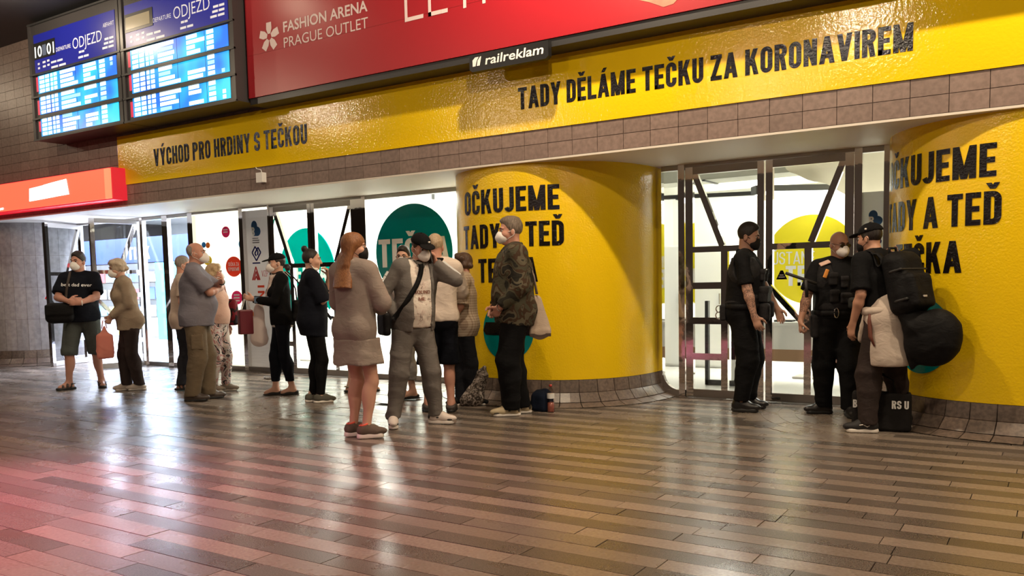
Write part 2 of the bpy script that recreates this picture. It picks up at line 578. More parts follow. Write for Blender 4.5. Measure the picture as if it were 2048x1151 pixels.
for (c, rmax, a0, a1, w) in ((RING_A, 1.55, 178, 262, 0.15), (RING_B, 1.97, 185, 262, 0.20)):
    r = rmax
    # mortar bed that shows between the fan and the straight courses
    vs_, fs_ = sector(c, 0.05, rmax + .45, a0 - 14, a1 + 14, -0.012, -0.0035, 24)
    mesh_obj('mortar_bed', [v for v in vs_], fs_, M['paver'], floor)
    while r > 0.25:
        n = max(3, int(r * math.radians(a1 - a0) / 0.30))
        off = fr.random()
        for k in range(n):
            s, e = a0 + (a1 - a0) * k / n, a0 + (a1 - a0) * (k + 1) / n
            g = math.degrees(0.003 / r)
            vs_, fs_ = sector(c, r - w + .0035, r - .0035, s + g, e - g, -0.012, fr.uniform(-.001, .001))
            mx, my = c[0] + (r - w / 2) * math.cos(math.radians((s + e) / 2)), c[1] + (r - w / 2) * math.sin(math.radians((s + e) / 2))
            if my < YG - 0.1:
                mesh_obj('paver', vs_, fs_, M['paver'] if fr.random() < .8 else M['slab_light'], floor)
        r -= w

# ------------------------------------------------------------------ hall shell
hall_ceiling = structure(MB().box(-24, -14, CEIL, 9, 0.2, CEIL + 0.2).build('ceiling', M['ceiling']), 'dark ceiling of the station hall')
for L_ in [o for o in COL.objects if o.name.startswith('hall_lamp')]:        # holder above every bare bulb
    h = MB().tube([(0, 0, .085), (0, 0, .10), (0, 0, .19)], [.13, .12, .05], 14).tube([(0, 0, .19), (0, 0, CEIL - L_.location.z)], .014, 8).build('lamp_holder', M['dark_metal'], hall_ceiling)
    h.location = L_.location
structure(MB().box(-24, -14.2, -0.1, 9, -14, CEIL).build('wall_front', M['darkwall']))
structure(MB().box(9, -14, -0.1, 9.2, 7.2, CEIL).build('wall_right', M['darkwall']))
structure(MB().box(-24.2, -14, -0.1, -24, 9.7, CEIL).build('wall_left', M['darkwall']))

# fascia above the doors, clad in small tiles
fascia = MB().box(-24, 0.012, SOF, 9, 0.30, CEIL).build('wall_back', M['grout'])
structure(fascia, 'tiled fascia wall above the glazed entrance')
structure(MB().box(-24, 0.0, SOF - 0.02, 9, YG + 0.06, SOF - 0.001).build('trim_1', M['soffit']), 'pale soffit over the doorways')
TW, TH = 0.272, 0.1435
tiles = []
for rr in range(19):
    z = SOF + rr * TH
    nmin, nmax = int(-23.8 / TW), int(8.9 / TW)
    for k in range(nmin, nmax):
        x = k * TW + (0.0 if rr > 12 else 0.05)
        cx = x + TW / 2
        if rr in (0, 1) or cx < -11.3 or (rr in (6, 7)):
            if rr in (2, 3, 4, 5, 6, 7) and cx > -11.30: 
                if rr in (2, 3, 4, 5): continue
            px = cam_px((cx, 0, z + TH / 2))
            vis = bool(px) and -10 < px[0] < 2060 and -10 < px[1] < 1160
            hidden = (-12.9 < cx < -8.2 and z > 3.75) or (cx > -8.6 and z > 3.6)
            tiles.append(((1.0 / px[2] ** 2 if vis and not hidden else 0.0), cx, z))
tiles.sort(key=lambda s: -s[0])
tile_me = shared_box('tile', TW - 0.005, 0.012, TH - 0.005, M['tile'])
for a, cx, z in tiles[:300]:
    place('tile', tile_me, (cx, 0.006 + random.uniform(-.0012, .0012), z + .0025), fascia)
mb = MB()
for a, cx, z in tiles[300:]:
    mb.box(cx - TW / 2 + .0025, 0.0, z + .0025, cx + TW / 2 - .0025, 0.012, z + TH - .0025)
tag(mb.build('tile_field', M['tile'], fascia), kind='stuff')


# ------------------------------------------------------------------ curved pillars
class Pillar:
    def __init__(self, cx, a, b=1.27, n=2.3, m=720):
        self.cx, self.a, self.b, self.n = cx, a, b, n
        self.x, self.y = [], []
        for k in range(m + 1):
            th = PI + PI * k / m
            c, s = math.cos(th), math.sin(th)
            self.x.append(cx + a * math.copysign(abs(c) ** (2 / n), c))
            self.y.append(YG + b * math.copysign(abs(s) ** (2 / n), s))
        S = [0.0]
        for k in range(m):
            S.append(S[-1] + math.hypot(self.x[k + 1] - self.x[k], self.y[k + 1] - self.y[k]))
        h = S[m // 2]
        self.S = [s - h for s in S]

    def at(self, s, off=0.0):
        """point at arc length s from the middle, pushed out by off"""
        s = min(max(s, self.S[0]), self.S[-1])
        k = int(np.searchsorted(self.S, s)); k = min(max(k, 1), len(self.S) - 1)
        f = (s - self.S[k - 1]) / max(self.S[k] - self.S[k - 1], 1e-9)
        x = self.x[k - 1] + f * (self.x[k] - self.x[k - 1]); y = self.y[k - 1] + f * (self.y[k] - self.y[k - 1])
        tx, ty = self.x[k] - self.x[k - 1], self.y[k] - self.y[k - 1]
        l = math.hypot(tx, ty)
        return x + off * ty / l, y - off * tx / l

    def sheet(self, name, z0, z1, off, mat_, parent=None, n=72, s0=None, s1=None, thick=0.0, smooth=True):
        s0 = self.S[0] if s0 is None else s0; s1 = self.S[-1] if s1 is None else s1
        vs, fs = [], []
        for k in range(n + 1):
            x, y = self.at(s0 + (s1 - s0) * k / n, off)
            vs += [(x, y, z0), (x, y, z1)]
            if thick:
                x, y = self.at(s0 + (s1 - s0) * k / n, off - thick)
                vs += [(x, y, z0), (x, y, z1)]
        st = 4 if thick else 2
        for k in range(n):
            i, j = k * st, (k + 1) * st
            fs.append((i, j, j + 1, i + 1))
            if thick:
                fs += [(i + 3, j + 3, j + 2, i + 2), (i + 1, j + 1, j + 3, i + 3), (i + 2, j + 2, j, i)]
        if thick:
            e = n * st
            fs += [(0, 1, 3, 2), (e, e + 2, e + 3, e + 1)]
        return mesh_obj(name, vs, fs, mat_, parent, smooth=smooth)


SK = 0.262                                          # top of the stone skirting


def skirting(P, parent, s0, s1, step=0.19):
    """upright skirting course and two splayed courses of stone blocks"""
    n = int((s1 - s0) / step)
    for course, (za, zb, oa, ob) in enumerate(((SK, 0.135, 0.0, 0.022), (0.132, 0.042, 0.024, 0.10), (0.040, 0.004, 0.103, 0.215))):
        for k in range(n):
            g = 0.004
            a, b = s0 + (s1 - s0) * k / n + g, s0 + (s1 - s0) * (k + 1) / n - g
            vs = []
            j = random.uniform(-.0015, .0015)
            for s in (a, (a + b) / 2, b):
                vs += [(*P.at(s, oa + j), za - .002), (*P.at(s, ob + j), zb + .002), (*P.at(s, oa - .03), za - .002), (*P.at(s, -.03), 0.0)]
            fs = []
            for i in (0, 4):
                fs += [(i, i + 1, i + 5, i + 4), (i + 2, i, i + 4, i + 6), (i + 1, i + 3, i + 7, i + 5)]
            fs += [(0, 2, 3, 1), (8, 9, 11, 10)]
            mesh_obj('skirting_block', vs, fs, M['skirt'], parent)


def pillar_wall(name, P, label, mat_=None):
    w = P.sheet(name, 0.0, SOF, -0.006, mat_ or M['grout'])
    structure(w, label)
    return w


P1, P2, P3 = Pillar(-4.86, 1.15), Pillar(-0.10, 1.26), Pillar(-16.05, 1.25)
w1 = pillar_wall('wall_center', P1, 'rounded pillar wall between the two glazed entrances')
w2 = pillar_wall('wall_corner', P2, 'rounded pillar wall at the right edge of the picture')
w3 = pillar_wall('wall_far', P3, 'grey tiled rounded pillar at the far left')
skirting(P1, w1, P1.S[0] + .02, P1.S[-1] - .02)
skirting(P2, w2, P2.S[0] + .02, P2.S[-1] - 1.0)
skirting(P3, w3, P3.S[0] + .3, P3.S[-1] - .02)
# upright tiles on the far pillar
n = 16
for k in range(n):
    s0, s1 = -0.9 + k * (P3.S[-1] + .9) / n, -0.9 + (k + 1) * (P3.S[-1] + .9) / n
    for r_, (z0, z1) in enumerate(((SK + .003, .80), (.804, 1.35), (1.354, 1.9), (1.904, SOF - .003))):
        P3.sheet('pillar_tile', z0, z1, random.uniform(0, .0015), M['tile_grey'], w3, n=2, s0=s0 + .002, s1=s1 - .002, thick=.006, smooth=False)


def wrap(P, sc, label, sx0=None, sx1=None):
    """yellow advertising film round a pillar; text block centred on arc length sc"""
    root = empty('pillar_wrap', (P.cx, 0.03, SK))
    tag(root, label, 'advertising film')
    inv = Vector(root.location)

    def fnv(s0, z0, off=0.004):
        return lambda u, v: Vector((*P.at(s0 + u, off), z0 + v)) - inv
    sh = P.sheet('yellow_film', SK + .001, SOF - .002, 0.0, M['yellow'], root, n=110, s0=sx0, s1=sx1)
    sh.data.transform(Matrix.Translation(-inv))
    text_mesh('lettering', 'OČKUJEME', fnv(sc - .605, 1.99), .25, 1.21, M['black_print'], root)
    text_mesh('lettering', 'TADY A TEĎ', fnv(sc - .645, 1.63), .25, 1.29, M['black_print'], root)
    text_mesh('lettering', 'TEČKA', fnv(sc - .37, 1.27), .25, .74, M['black_print'], root)
    # round dot with a dark band
    R, cz = 0.315, 0.765
    vs, fs = [], []
    seg = 48
    rings = 8
    for i in range(rings + 1):
        for k in range(seg):
            a = 2 * PI * k / seg
            vs.append(fnv(sc, cz, 0.003)(R * i / rings * math.cos(a), R * i / rings * math.sin(a)))
    for i in range(rings):
        for k in range(seg):
            q = (i * seg + k, i * seg + (k + 1) % seg, (i + 1) * seg + (k + 1) % seg, (i + 1) * seg + k)
            fs.append(q if i else (q[0], q[2], q[3]))
    mesh_obj('teal_dot', vs, fs, M['teal_print'], root)
    vs, fs = [], []
    for i in range(17):
        u = -R + 2 * R * i / 16
        e = math.sqrt(max(R * R - 0, 0))
        h = 0.066
        lim = math.sqrt(max(R * R - u * u, 0))
        vs += [fnv(sc, cz, .0055)(u, max(-.045, -lim)), fnv(sc, cz, .0055)(u, min(.088, lim))]
    for i in range(16):
        fs.append((2 * i, 2 * i + 2, 2 * i + 3, 2 * i + 1))
    mesh_obj('dark_band', vs, fs, M['black_print'], root)
    return root


wrap(P1, 0.0, 'glossy yellow film round the middle pillar with black slogan and teal dot')
wrap(P2, -0.95, 'glossy yellow film round the pillar at the right edge, slogan partly cut')

# ------------------------------------------------------------------ long yellow banner on the fascia
ban = empty('yellow_banner', (-5.0, 0, 2.77))
tag(ban, 'long yellow banner strip with two black slogans above the doors', 'banner')
bx = lambda x, y, z: (x + 5.0, y, z - 2.77)
o = MB().box(-11.435, -0.012, 2.77, 4.0, -0.002, 3.455).build('yellow_film', M['yellow_flat'], ban); o.data.transform(Matrix.Translation((5.0, 0, -2.77)))
flat = lambda x0, z0, y, org: (lambda u, v: (x0 + u - org[0], y - org[1], z0 + v - org[2]))
text_mesh('lettering', 'VÝCHOD PRO HRDINY S TEČKOU', flat(-10.60, 2.965, -.014, (-5, 0, 2.77)), .235, 2.99, M['black_print'], ban)
text_mesh('lettering', 'TADY DĚLÁME TEČKU ZA KORONAVIREM', flat(-4.63, 2.985, -.014, (-5, 0, 2.77)), .215, 3.61, M['black_print'], ban)

# ------------------------------------------------------------------ red billboard
bb = empty('red_billboard', (-4.4, -0.3, 3.5))
tag(bb, 'large red outlet billboard with pale lettering above the yellow banner', 'billboard')
def b_box(name, x0, y0, z0, x1, y1, z1, m, root, org):
    o = MB().box(x0, y0, z0, x1, y1, z1).build(name, m, root)
    o.data.transform(Matrix.Translation((-org[0], -org[1], -org[2])))
    return o
org = (-4.4, -0.3, 3.5)
b_box('panel', -8.27, -0.30, 3.53, 4.5, -0.24, 5.19, M['red_banner'], bb, org)
b_box('frame', -8.27, -0.28, 3.455, 4.5, 0.0, 3.53, M['dark_metal'], bb, org)
b_box('seam', -8.27, -0.302, 4.02, -2.6, -0.299, 4.024, mat('red_seam', (0.3, 0.01, 0.015), .5), bb, org)
b_box('seam', -2.6, -0.302, 3.86, 4.5, -0.299, 3.864, bpy.data.materials['red_seam'], bb, org)
font_mesh('lettering', 'FASHION ARENA', flat(-7.63, 4.195, -.303, org), .115, 1.30, M['grey_white'], bb, bold=.02)
font_mesh('lettering', 'PRAGUE OUTLET', flat(-7.63, 4.02, -.303, org), .115, 1.30, M['grey_white'], bb)
# star flower logo: five petals
fl = MB()
for k in range(5):
    a = PI / 2 + k * 2 * PI / 5
    cxp, czp = -7.87 + 4.4, 4.185 - 3.5
    d, nrm = (math.cos(a), math.sin(a)), (-math.sin(a), math.cos(a))
    q = [(.035, .022), (.035, -.022), (.09, -.045), (.165, -.042), (.165, .042), (.09, .045)]
    vs = [(cxp + d[0] * r_ + nrm[0] * t_, -.003, czp + d[1] * r_ + nrm[1] * t_) for r_, t_ in q]
    fl.add(vs, [tuple(range(6))])
fl.build('flower_logo', M['grey_white'], bb)
text_mesh('lettering', 'LETÍ', flat(-5.82, 3.985, -.303, org), .62, 1.02, M['grey_white'], bb, t=.07, W=.5, gap=.14)
# printed hand and pale sheet at the bottom edge of the poster
hand = [(-3.2, 3.80), (-3.17, 3.70), (-3.08, 3.665), (-2.95, 3.60), (-2.86, 3.61), (-2.80, 3.66), (-2.66, 3.69), (-2.56, 3.75), (-2.5, 3.9), (-3.1, 3.92)]
b = MB().add([(x + 4.4, -.0025, z - 3.5) for x, z in hand], [tuple(range(len(hand)))])
b.build('printed_hand', mat('printed_skin', (0.66, 0.25, 0.15), .5, noise=(6, (0.45, 0.12, 0.08), .2)), bb)
sheet_ = [(-2.66, 3.655), (-2.3, 3.64), (-2.3, 3.9), (-2.5, 3.9)]
MB().add([(x + 4.4, -.004, z - 3.5) for x, z in sheet_], [(0, 1, 2, 3)]).build('printed_sheet', M['white_print'], bb)

# company plate under the billboard
pl = empty('company_plate', (-4.52, -0.36, 3.4))
tag(pl, 'small black company plate with white lettering under the red billboard', 'sign')
o2 = (-4.52, -0.36, 3.4)
pts = [(-4.97, 3.36), (-4.94, 3.335), (-4.10, 3.335), (-4.07, 3.36), (-4.07, 3.50), (-4.97, 3.50)]
MB().prism([(x + 4.52, z - 3.4) for x, z in pts], 0.0, 0.06).build('plate', M['black_plastic'], pl)
font_mesh('lettering', 'railreklam', flat(-4.78, 3.385, -.363, o2), .085, .66, M['white_print'], pl, bold=.015, shear=.12)
lg = MB()
for q in ([(0, .0), (.035, 0), (.05, .05), (.075, .085), (.03, .085), (.0, .06)], [(.05, .0), (.085, .0), (.105, .085), (.09, .085), (.06, .05)]):
    lg.add([(x - .41, -.003, z - .015) for x, z in q], [tuple(range(len(q)))])
lg.build('emblem', M['white_print'], pl)
for sx_ in (-4.8, -4.3):
    b_box('bracket', sx_ - .02, -.31, 3.44, sx_ + .02, -.27, 3.5, M['dark_metal'], pl, o2)

# small white alarm box on the tiles
ab = empty('alarm_box', (-8.42, 0, 2.57))
tag(ab, 'small white box with a cable on the tiles under the banner', 'alarm box')
MB().box(-.055, -.07, 0, .055, 0, .12).build('box', M['white_print'], ab)
MB().tube([(0, -.02, .12), (-.02, -.015, .16), (-.10, -.012, .18), (-.12, -.01, .2)], .006, 6).build('cable', M['white_print'], ab)

# ------------------------------------------------------------------ departure boards
def screen_mat():
    m = bpy.data.materials.new('display_screen')
    m.use_nodes = True
    t = m.node_tree; b = t.nodes['Principled BSDF']
    b.inputs['Base Color'].default_value = (0.02, 0.05, 0.1, 1); b.inputs['Roughness'].default_value = 0.25
    tc = N(t, 'ShaderNodeTexCoord')
    n = N(t, 'ShaderNodeTexNoise', Scale=1.6, Detail=2.0)
    t.links.new(tc.outputs['Object'], n.inputs['Vector'])
    r = N(t, 'ShaderNodeValToRGB')
    r.color_ramp.elements[0].position = .38; r.color_ramp.elements[0].color = (0.02, 0.16, 0.75, 1)
    r.color_ramp.elements[1].position = .62; r.color_ramp.elements[1].color = (0.03, 0.62, 0.95, 1)
    t.links.new(n.outputs['Fac'], r.inputs['Fac'])
    t.links.new(r.outputs['Color'], b.inputs['Emission Color'])
    b.inputs['Emission Strength'].default_value = 1.35
    return m


M['screen'] = screen_mat()
M['screen_white'] = emit_mat('display_white', (0.80, 0.97, 1.0), 2.6)
M['screen_pale'] = emit_mat('display_pale', (0.45, 0.85, 0.98), 1.15)
M['screen_red'] = emit_mat('display_red', (0.9, 0.02, 0.08), 0.9)
M['head_blue'] = mat('header_blue', (0.008, 0.012, 0.20), 0.35, emit=((0.01, 0.02, 0.5), 0.25))
M['head_text'] = mat('header_text', (0.75, 0.78, 0.85), 0.4, emit=((0.7, 0.75, 0.9), 0.25))
M['board_case'] = mat('board_case', (0.045, 0.042, 0.045), 0.35)
M['clock_white'] = emit_mat('clock_digits', (1.0, 1.0, 0.95), 1.2)
M['clock_blank'] = mat('clock_blank', (0.42, 0.38, 0.27), 0.25)


def board(label, x0, x1, zt, clock):
    z0 = 3.49
    root = empty('departure_board', ((x0 + x1) / 2, -0.45, z0))
    tag(root, label, 'departure board', 'departure boards')
    org = ((x0 + x1) / 2, -0.45, z0)
    B = lambda nm, a, y0, z, b_, y1, zz, m, par=None: b_box(nm, a, y0, z, b_, y1, zz, m, par or root, org)
    B('case', x0, -0.44, z0, x1, -0.02, 5.15, M['board_case'])
    for z in (3.49, 3.79, 4.10, 4.42, 5.13):
        B('case_rib', x0, -0.47, z - .012, x1, -0.44, z + .012, M['dark_metal'])
    for xx in (x0 + .03, x1 - .03):
        B('case_stile', xx - .03, -0.462, z0, xx + .03, -0.44, 5.15, M['board_case'])
    xa, xb = x0 + .18, x1 - .12
    rows = ((3.535, 3.785), (3.845, 4.095), (4.145, 4.395))
    rr = random.Random(int(-x0 * 100))
    for (za, zb) in rows:
        sc = B('display', xa, -0.446, za, xb, -0.44, zb, M['screen'])
        B('status_strip', xa - .055, -0.446, za + rr.uniform(0, .1), xa - .006, -0.44, zb - rr.uniform(.0, .05), M['screen_red'])
        for xx in (xa + (xb - xa) * .16, xa + (xb - xa) * .5, xa + (xb - xa) * .78):
            B('panel_joint', xx - .003, -0.4475, za, xx + .003, -0.446, zb, M['head_blue'])
        # rows of lit characters, too small and bright to read
        h = (zb - za) / 4
        for k in range(4):
            zc = za + h * (k + .5)
            spans = [(.02, .085, 'w'), (.10, .15, 'w'), (.17, .20, 'w'), (.215, .255, 'w'), (.30, .30 + rr.uniform(.12, .25), 'w')]
            if rr.random() < .75: spans.append((.60, .60 + rr.uniform(.07, .18), 'w'))
            spans.append((.80, .865, 'w'))
            if rr.random() < .2: spans.append((.93, .96, 'w'))
            for a, b_, _ in spans:
                B('text_row', xa + (xb - xa) * a, -0.4485, zc - h * .36, xa + (xb - xa) * b_, -0.447, zc + h * .36, M['screen_white'] if a < .3 or rr.random() < .85 else M['screen_pale'], sc)
    hd = B('header', x0 + .1 if not clock else x0 + .12, -0.446, 4.44, x1 - .1, -0.44, 4.98, M['head_blue'])
    F = lambda txt, fx, z, hh, w, bold=0.0, par=hd: font_mesh('lettering', txt, flat(x0 + fx, z, -.4485, org), hh, w, M['head_text'], par, bold)
    F('ODJEZD', 1.12, 4.625, .15, .70, -.004)
    F('DEPARTURE', .70, 4.66, .055, .37)
    F('ABFAHRT', 1.86, 4.79, .055, .25)
    for k, (fx, z, w) in enumerate(((1.88, 4.62, .22), (1.86, 4.565, .24), (1.82, 4.51, .28), (1.24, 4.48, .27), (1.26, 4.55, .14), (.55, 4.52, .32), (.55, 4.45, .40), (.2, 4.55, .06), (.33, 4.555, .09), (.45, 4.56, .07), (.2, 4.49, .06), (.33, 4.495, .09), (.45, 4.50, .07))):
        n_ = 1 if w < .12 else 2
        for j in range(n_):
            B('caption_row', x0 + fx + w * j / n_, -0.448, z, x0 + fx + w * (j + .85) / n_, -0.4465, z + .028, M['head_text'], hd)
    if clock:
        c = B('clock', x0 + .12, -0.452, 4.63, x0 + .68, -0.446, 4.86, M['black_plastic'])
        font_mesh('digits', '10', flat(x0 + .15, 4.66, -.4545, org), .15, .19, M['clock_white'], c, bold=.02)
        font_mesh('digits', '01', flat(x0 + .47, 4.66, -.4545, org), .15, .19, M['clock_white'], c, bold=.02)
        B('blank_flap', x0 + .355, -0.454, 4.66, x0 + .45, -0.452, 4.81, mat('flap_grey', (.12, .16, .28), .4), c)
    else:
        c = B('clock', x0 + .10, -0.452, 4.63, x0 + .70, -0.446, 4.86, M['black_plastic'])
        B('blank_flap', x0 + .13, -0.4545, 4.665, x0 + .64, -0.452, 4.82, M['clock_blank'], c)
    return root


board('departure board with clock reading 10 01, left of the pair', -12.79, -10.56, 4.83, True)
board('departure board with blank clock panel, right of the pair beside the red billboard', -10.54, -8.30, 4.83, False)

# ------------------------------------------------------------------ lit red shop sign at the far left
rs = empty('red_shop_sign', (-13.4, -0.25, 2.52))
tag(rs, 'glowing red light box sign at the far left', 'sign')
org = (-13.4, -0.25, 2.52)
b_box('light_face', -17.5, -0.25, 2.565, -11.42, -0.22, 2.985, emit_mat('sign_orange', (1.0, 0.13, 0.06), 1.5), rs, org)
b_box('light_edge', -11.42, -0.25, 2.565, -11.30, -0.22, 2.985, emit_mat('sign_pale', (1.0, 0.22, 0.10), 1.6), rs, org)
b_box('case', -17.5, -0.22, 2.55, -11.28, 0.0, 3.0, emit_mat('sign_red', (0.9, 0.012, 0.03), .85), rs, org)
wl = emit_mat('sign_white', (1, .95, .9), 4.0)
for (x0, x1, z0, z1, sk) in ((-13.42, -13.02, 2.665, 2.875, .02), (-13.02, -12.72, 2.675, 2.90, .02), (-12.74, -12.38, 2.685, 2.92, .05), (-14.55, -14.22, 2.58, 2.62, .0)):
    q = [(x0, z0), (x1 + sk, z0 + .01), (x1, z1), (x0 + .02, z1 - .02)]
    MB().prism([(x + 13.4, z - 2.52) for x, z in q], -.008, 0.0).build('lit_letter', wl, rs)


# ------------------------------------------------------------------ glazing: frames, panes and doors
def window_frame(name, x0, x1, z0, z1, label, w=.07, mat_=None, sill=.07, pane_only=False):
    root = structure(empty(name, ((x0 + x1) / 2, YG, z0)), label)
    org = ((x0 + x1) / 2, YG, z0)
    B = lambda nm, *a: b_box(nm, *a, root, org)
    m = mat_ or M['steel']
    B('frame_rail', x0, YG - .03, z1 - w, x1, YG + .04, z1, m)
    B('frame_rail', x0, YG - .03, z0, x1, YG + .04, z0 + sill, m)
    for xx in (x0, x1 - w):
        B('frame_stile', xx, YG - .035, z0, xx + w, YG + .04, z1, M['chrome'])
    B('pane', x0 + w, YG - .004, z0 + sill, x1 - w, YG + .004, z1 - w, M['glass'])
    return root


def door_leaf(name, hinge, ang, width, mirror, label):
    """glazed steel leaf; local x runs from the hinge, hinge line at the origin; mirror flips the pattern"""
    root = structure(empty(name, (hinge[0], hinge[1], 0.005), ang), label)
    H, W, sw = 2.425, width, .085
    X = (lambda x: x) if not mirror else (lambda x: W - x)
    def B(nm, x0, z0, x1, z1, d=.028, m=None, par=None):
        a, b_ = sorted((X(x0), X(x1)))
        return MB().box(a, -d, z0, b_, d, z1).build(nm, m or M['chrome'], par or root)
    def D(nm, a, b_, w, d=.05):
        return MB().bar((X(a[0]), 0, a[1]), (X(b_[0]), 0, b_[1]), w, d, (0, 1, 0)).build(nm, M['chrome'], root)
    B('stile', 0.004, 0, sw, H); B('stile', W - sw * .85, 0, W - .004, H)
    B('rail', sw, H - .075, W - sw * .85, H, m=M['steel']); B('rail', sw, 0, W - sw * .85, .085, m=M['steel'])
    B('cross_bar', sw, 1.535, W - sw * .85, 1.595)
    for z in (1.15, .78, .40):
        B('cross_bar', sw, z, .389, z + .07)
    B('mid_stile', .39, .085, .46, 1.535)
    D('brace', (sw + .02, H - .075), (.40, 1.595), .062)
    MB().box(min(X(sw), X(W - sw)), -.004, .085, max(X(sw), X(W - sw)), .004, H - .075).build('pane', M['glass'], root)
    hb = D('handle', (W - .05, 1.17), (.46, .80), .05, .05)
    hb.data.transform(Matrix.Translation((0, -.06, 0)))
    for p in ((W - .06, 1.16), (.47, .81)):
        MB().tube([(X(p[0]), -.07, p[1]), (X(p[0]), -.02, p[1])], .016, 8).build('handle_post', M['chrome'], root)
    MB().tube([(X(W - .16), -.032, .035), (X(W - .07), -.032, .035)], .014, 8).build('floor_lock', M['chrome'], root)
    return root


# right-hand bay
window_frame('window_1', -3.72, -3.39, 0.0, SOF - .002, 'narrow chrome framed side light with a rounded corner by the middle pillar')
window_frame('window_2', -1.69, -1.36, 0.0, SOF - .002, 'narrow side light with white logo film by the right pillar')
b_ = structure(MB().box(-3.39, YG - .03, 2.433, -1.69, YG + .04, SOF - .002).build('trim_2', M['steel']), 'steel head rail over the right doors')
door_leaf('door_1', (-3.385, YG), 0.0, .84, False, 'closed steel and glass door leaf left of the pair on the right')
door_leaf('door_2', (-2.535, YG), 0.0, .845, True, 'closed steel and glass door leaf right of the pair on the right')
# rounded corner piece in the lower left of the narrow side light
cp = []
for k in range(9):
    a = PI + (PI / 2) * k / 8
    cp.append((-3.65 + .19 + .19 * math.cos(a), .07 + .19 + .19 * math.sin(a)))
o = MB().prism([(-3.65, .07)] + cp[::-1], YG - .02, YG + .03).build('rounded_corner', M['steel'], bpy.data.objects['window_1'])
o.data.transform(Matrix.Translation((3.555, -YG, 0)))

# middle bay
window_frame('window_3', -7.98, -5.98, 0.0, SOF - .002, 'wide shop window with a big teal disc beside the middle pillar')
b_ = structure(MB().box(-9.80, YG - .03, 2.433, -7.98, YG + .04, SOF - .002).build('trim_3', M['steel']), 'steel head rail over the middle doors')
structure(MB().box(-8.10, YG - .035, 0, -7.98, YG + .04, 2.433).build('trim_4', M['chrome']))
door_leaf('door_3', (-9.80, YG), 0.0, .85, False, 'steel and glass door leaf behind the woman in the black cap')
door_leaf('door_4', (-8.95, YG), 0.0, .85, True, 'steel and glass door leaf behind the woman with the hair bun')
window_frame('window_4', -10.42, -9.80, 0.0, SOF - .002, 'window covered by a pale panel with partner logos', w=.035)
window_frame('window_5', -11.62, -10.42, 0.0, SOF - .002, 'window covered by white film with coloured dots', w=.05)

# left bay, doors standing open
window_frame('window_6', -12.28, -11.62, 0.0, SOF - .002, 'narrow side light beside the open doors')
window_frame('window_7', -12.95, -12.28, 0.0, SOF - .002, 'narrow clear pane beside the open door leaf')
structure(MB().box(-14.80, YG - .03, 2.433, -12.95, YG + .04, SOF - .002).build('trim_5', M['steel']))
dv = (-14.36 + 14.70, .43 - YG)
door_leaf('door_5', (-14.70, YG), math.atan2(dv[1], dv[0]), .93, False, 'left open glass door leaf near the grey pillar')
dv = (-13.07 + 12.95, .48 - YG)
door_leaf('door_6', (-12.95, YG), math.atan2(dv[1], dv[0]), .85, False, 'right open glass door leaf behind the old woman')

# ------------------------------------------------------------------ printed films on and behind the glass
# teal disc on the wide window
td = empty('teal_disc', (-7.12, YG - .02, 1.06))
tag(td, 'big teal disc sticker with white lettering on the shop window', 'sticker')
MB().disc((0, .625), .64, .625, .008, .014, 64).build('disc', M['teal_print'], td)
text_mesh('lettering', 'TEČKA', lambda u, v: (-.59 + u, .006, .44 + v), .37, 1.19, M['white_print'], td)

# partner logo panel
def print_panel(name, x0, x1, label, film):
    root = empty(name, ((x0 + x1) / 2, YG + .03, .07))
    tag(root, label, 'poster')
    MB().box(-(x1 - x0) / 2, 0, 0, (x1 - x0) / 2, .004, 2.35).build('sheet', film, root)
    return root


INK = {k: film_mat('ink_' + k, c, .3) for k, c in dict(blue=(.06, .16, .36), navy=(.05, .05, .22), red=(.72, .10, .10), redorange=(.85, .10, .05), pink=(.80, .05, .22), orange=(.8, .25, .05), grey=(.42, .40, .44), yellow=(.9, .68, .05), sky=(.05, .30, .62), rose=(.75, .25, .3)).items()}


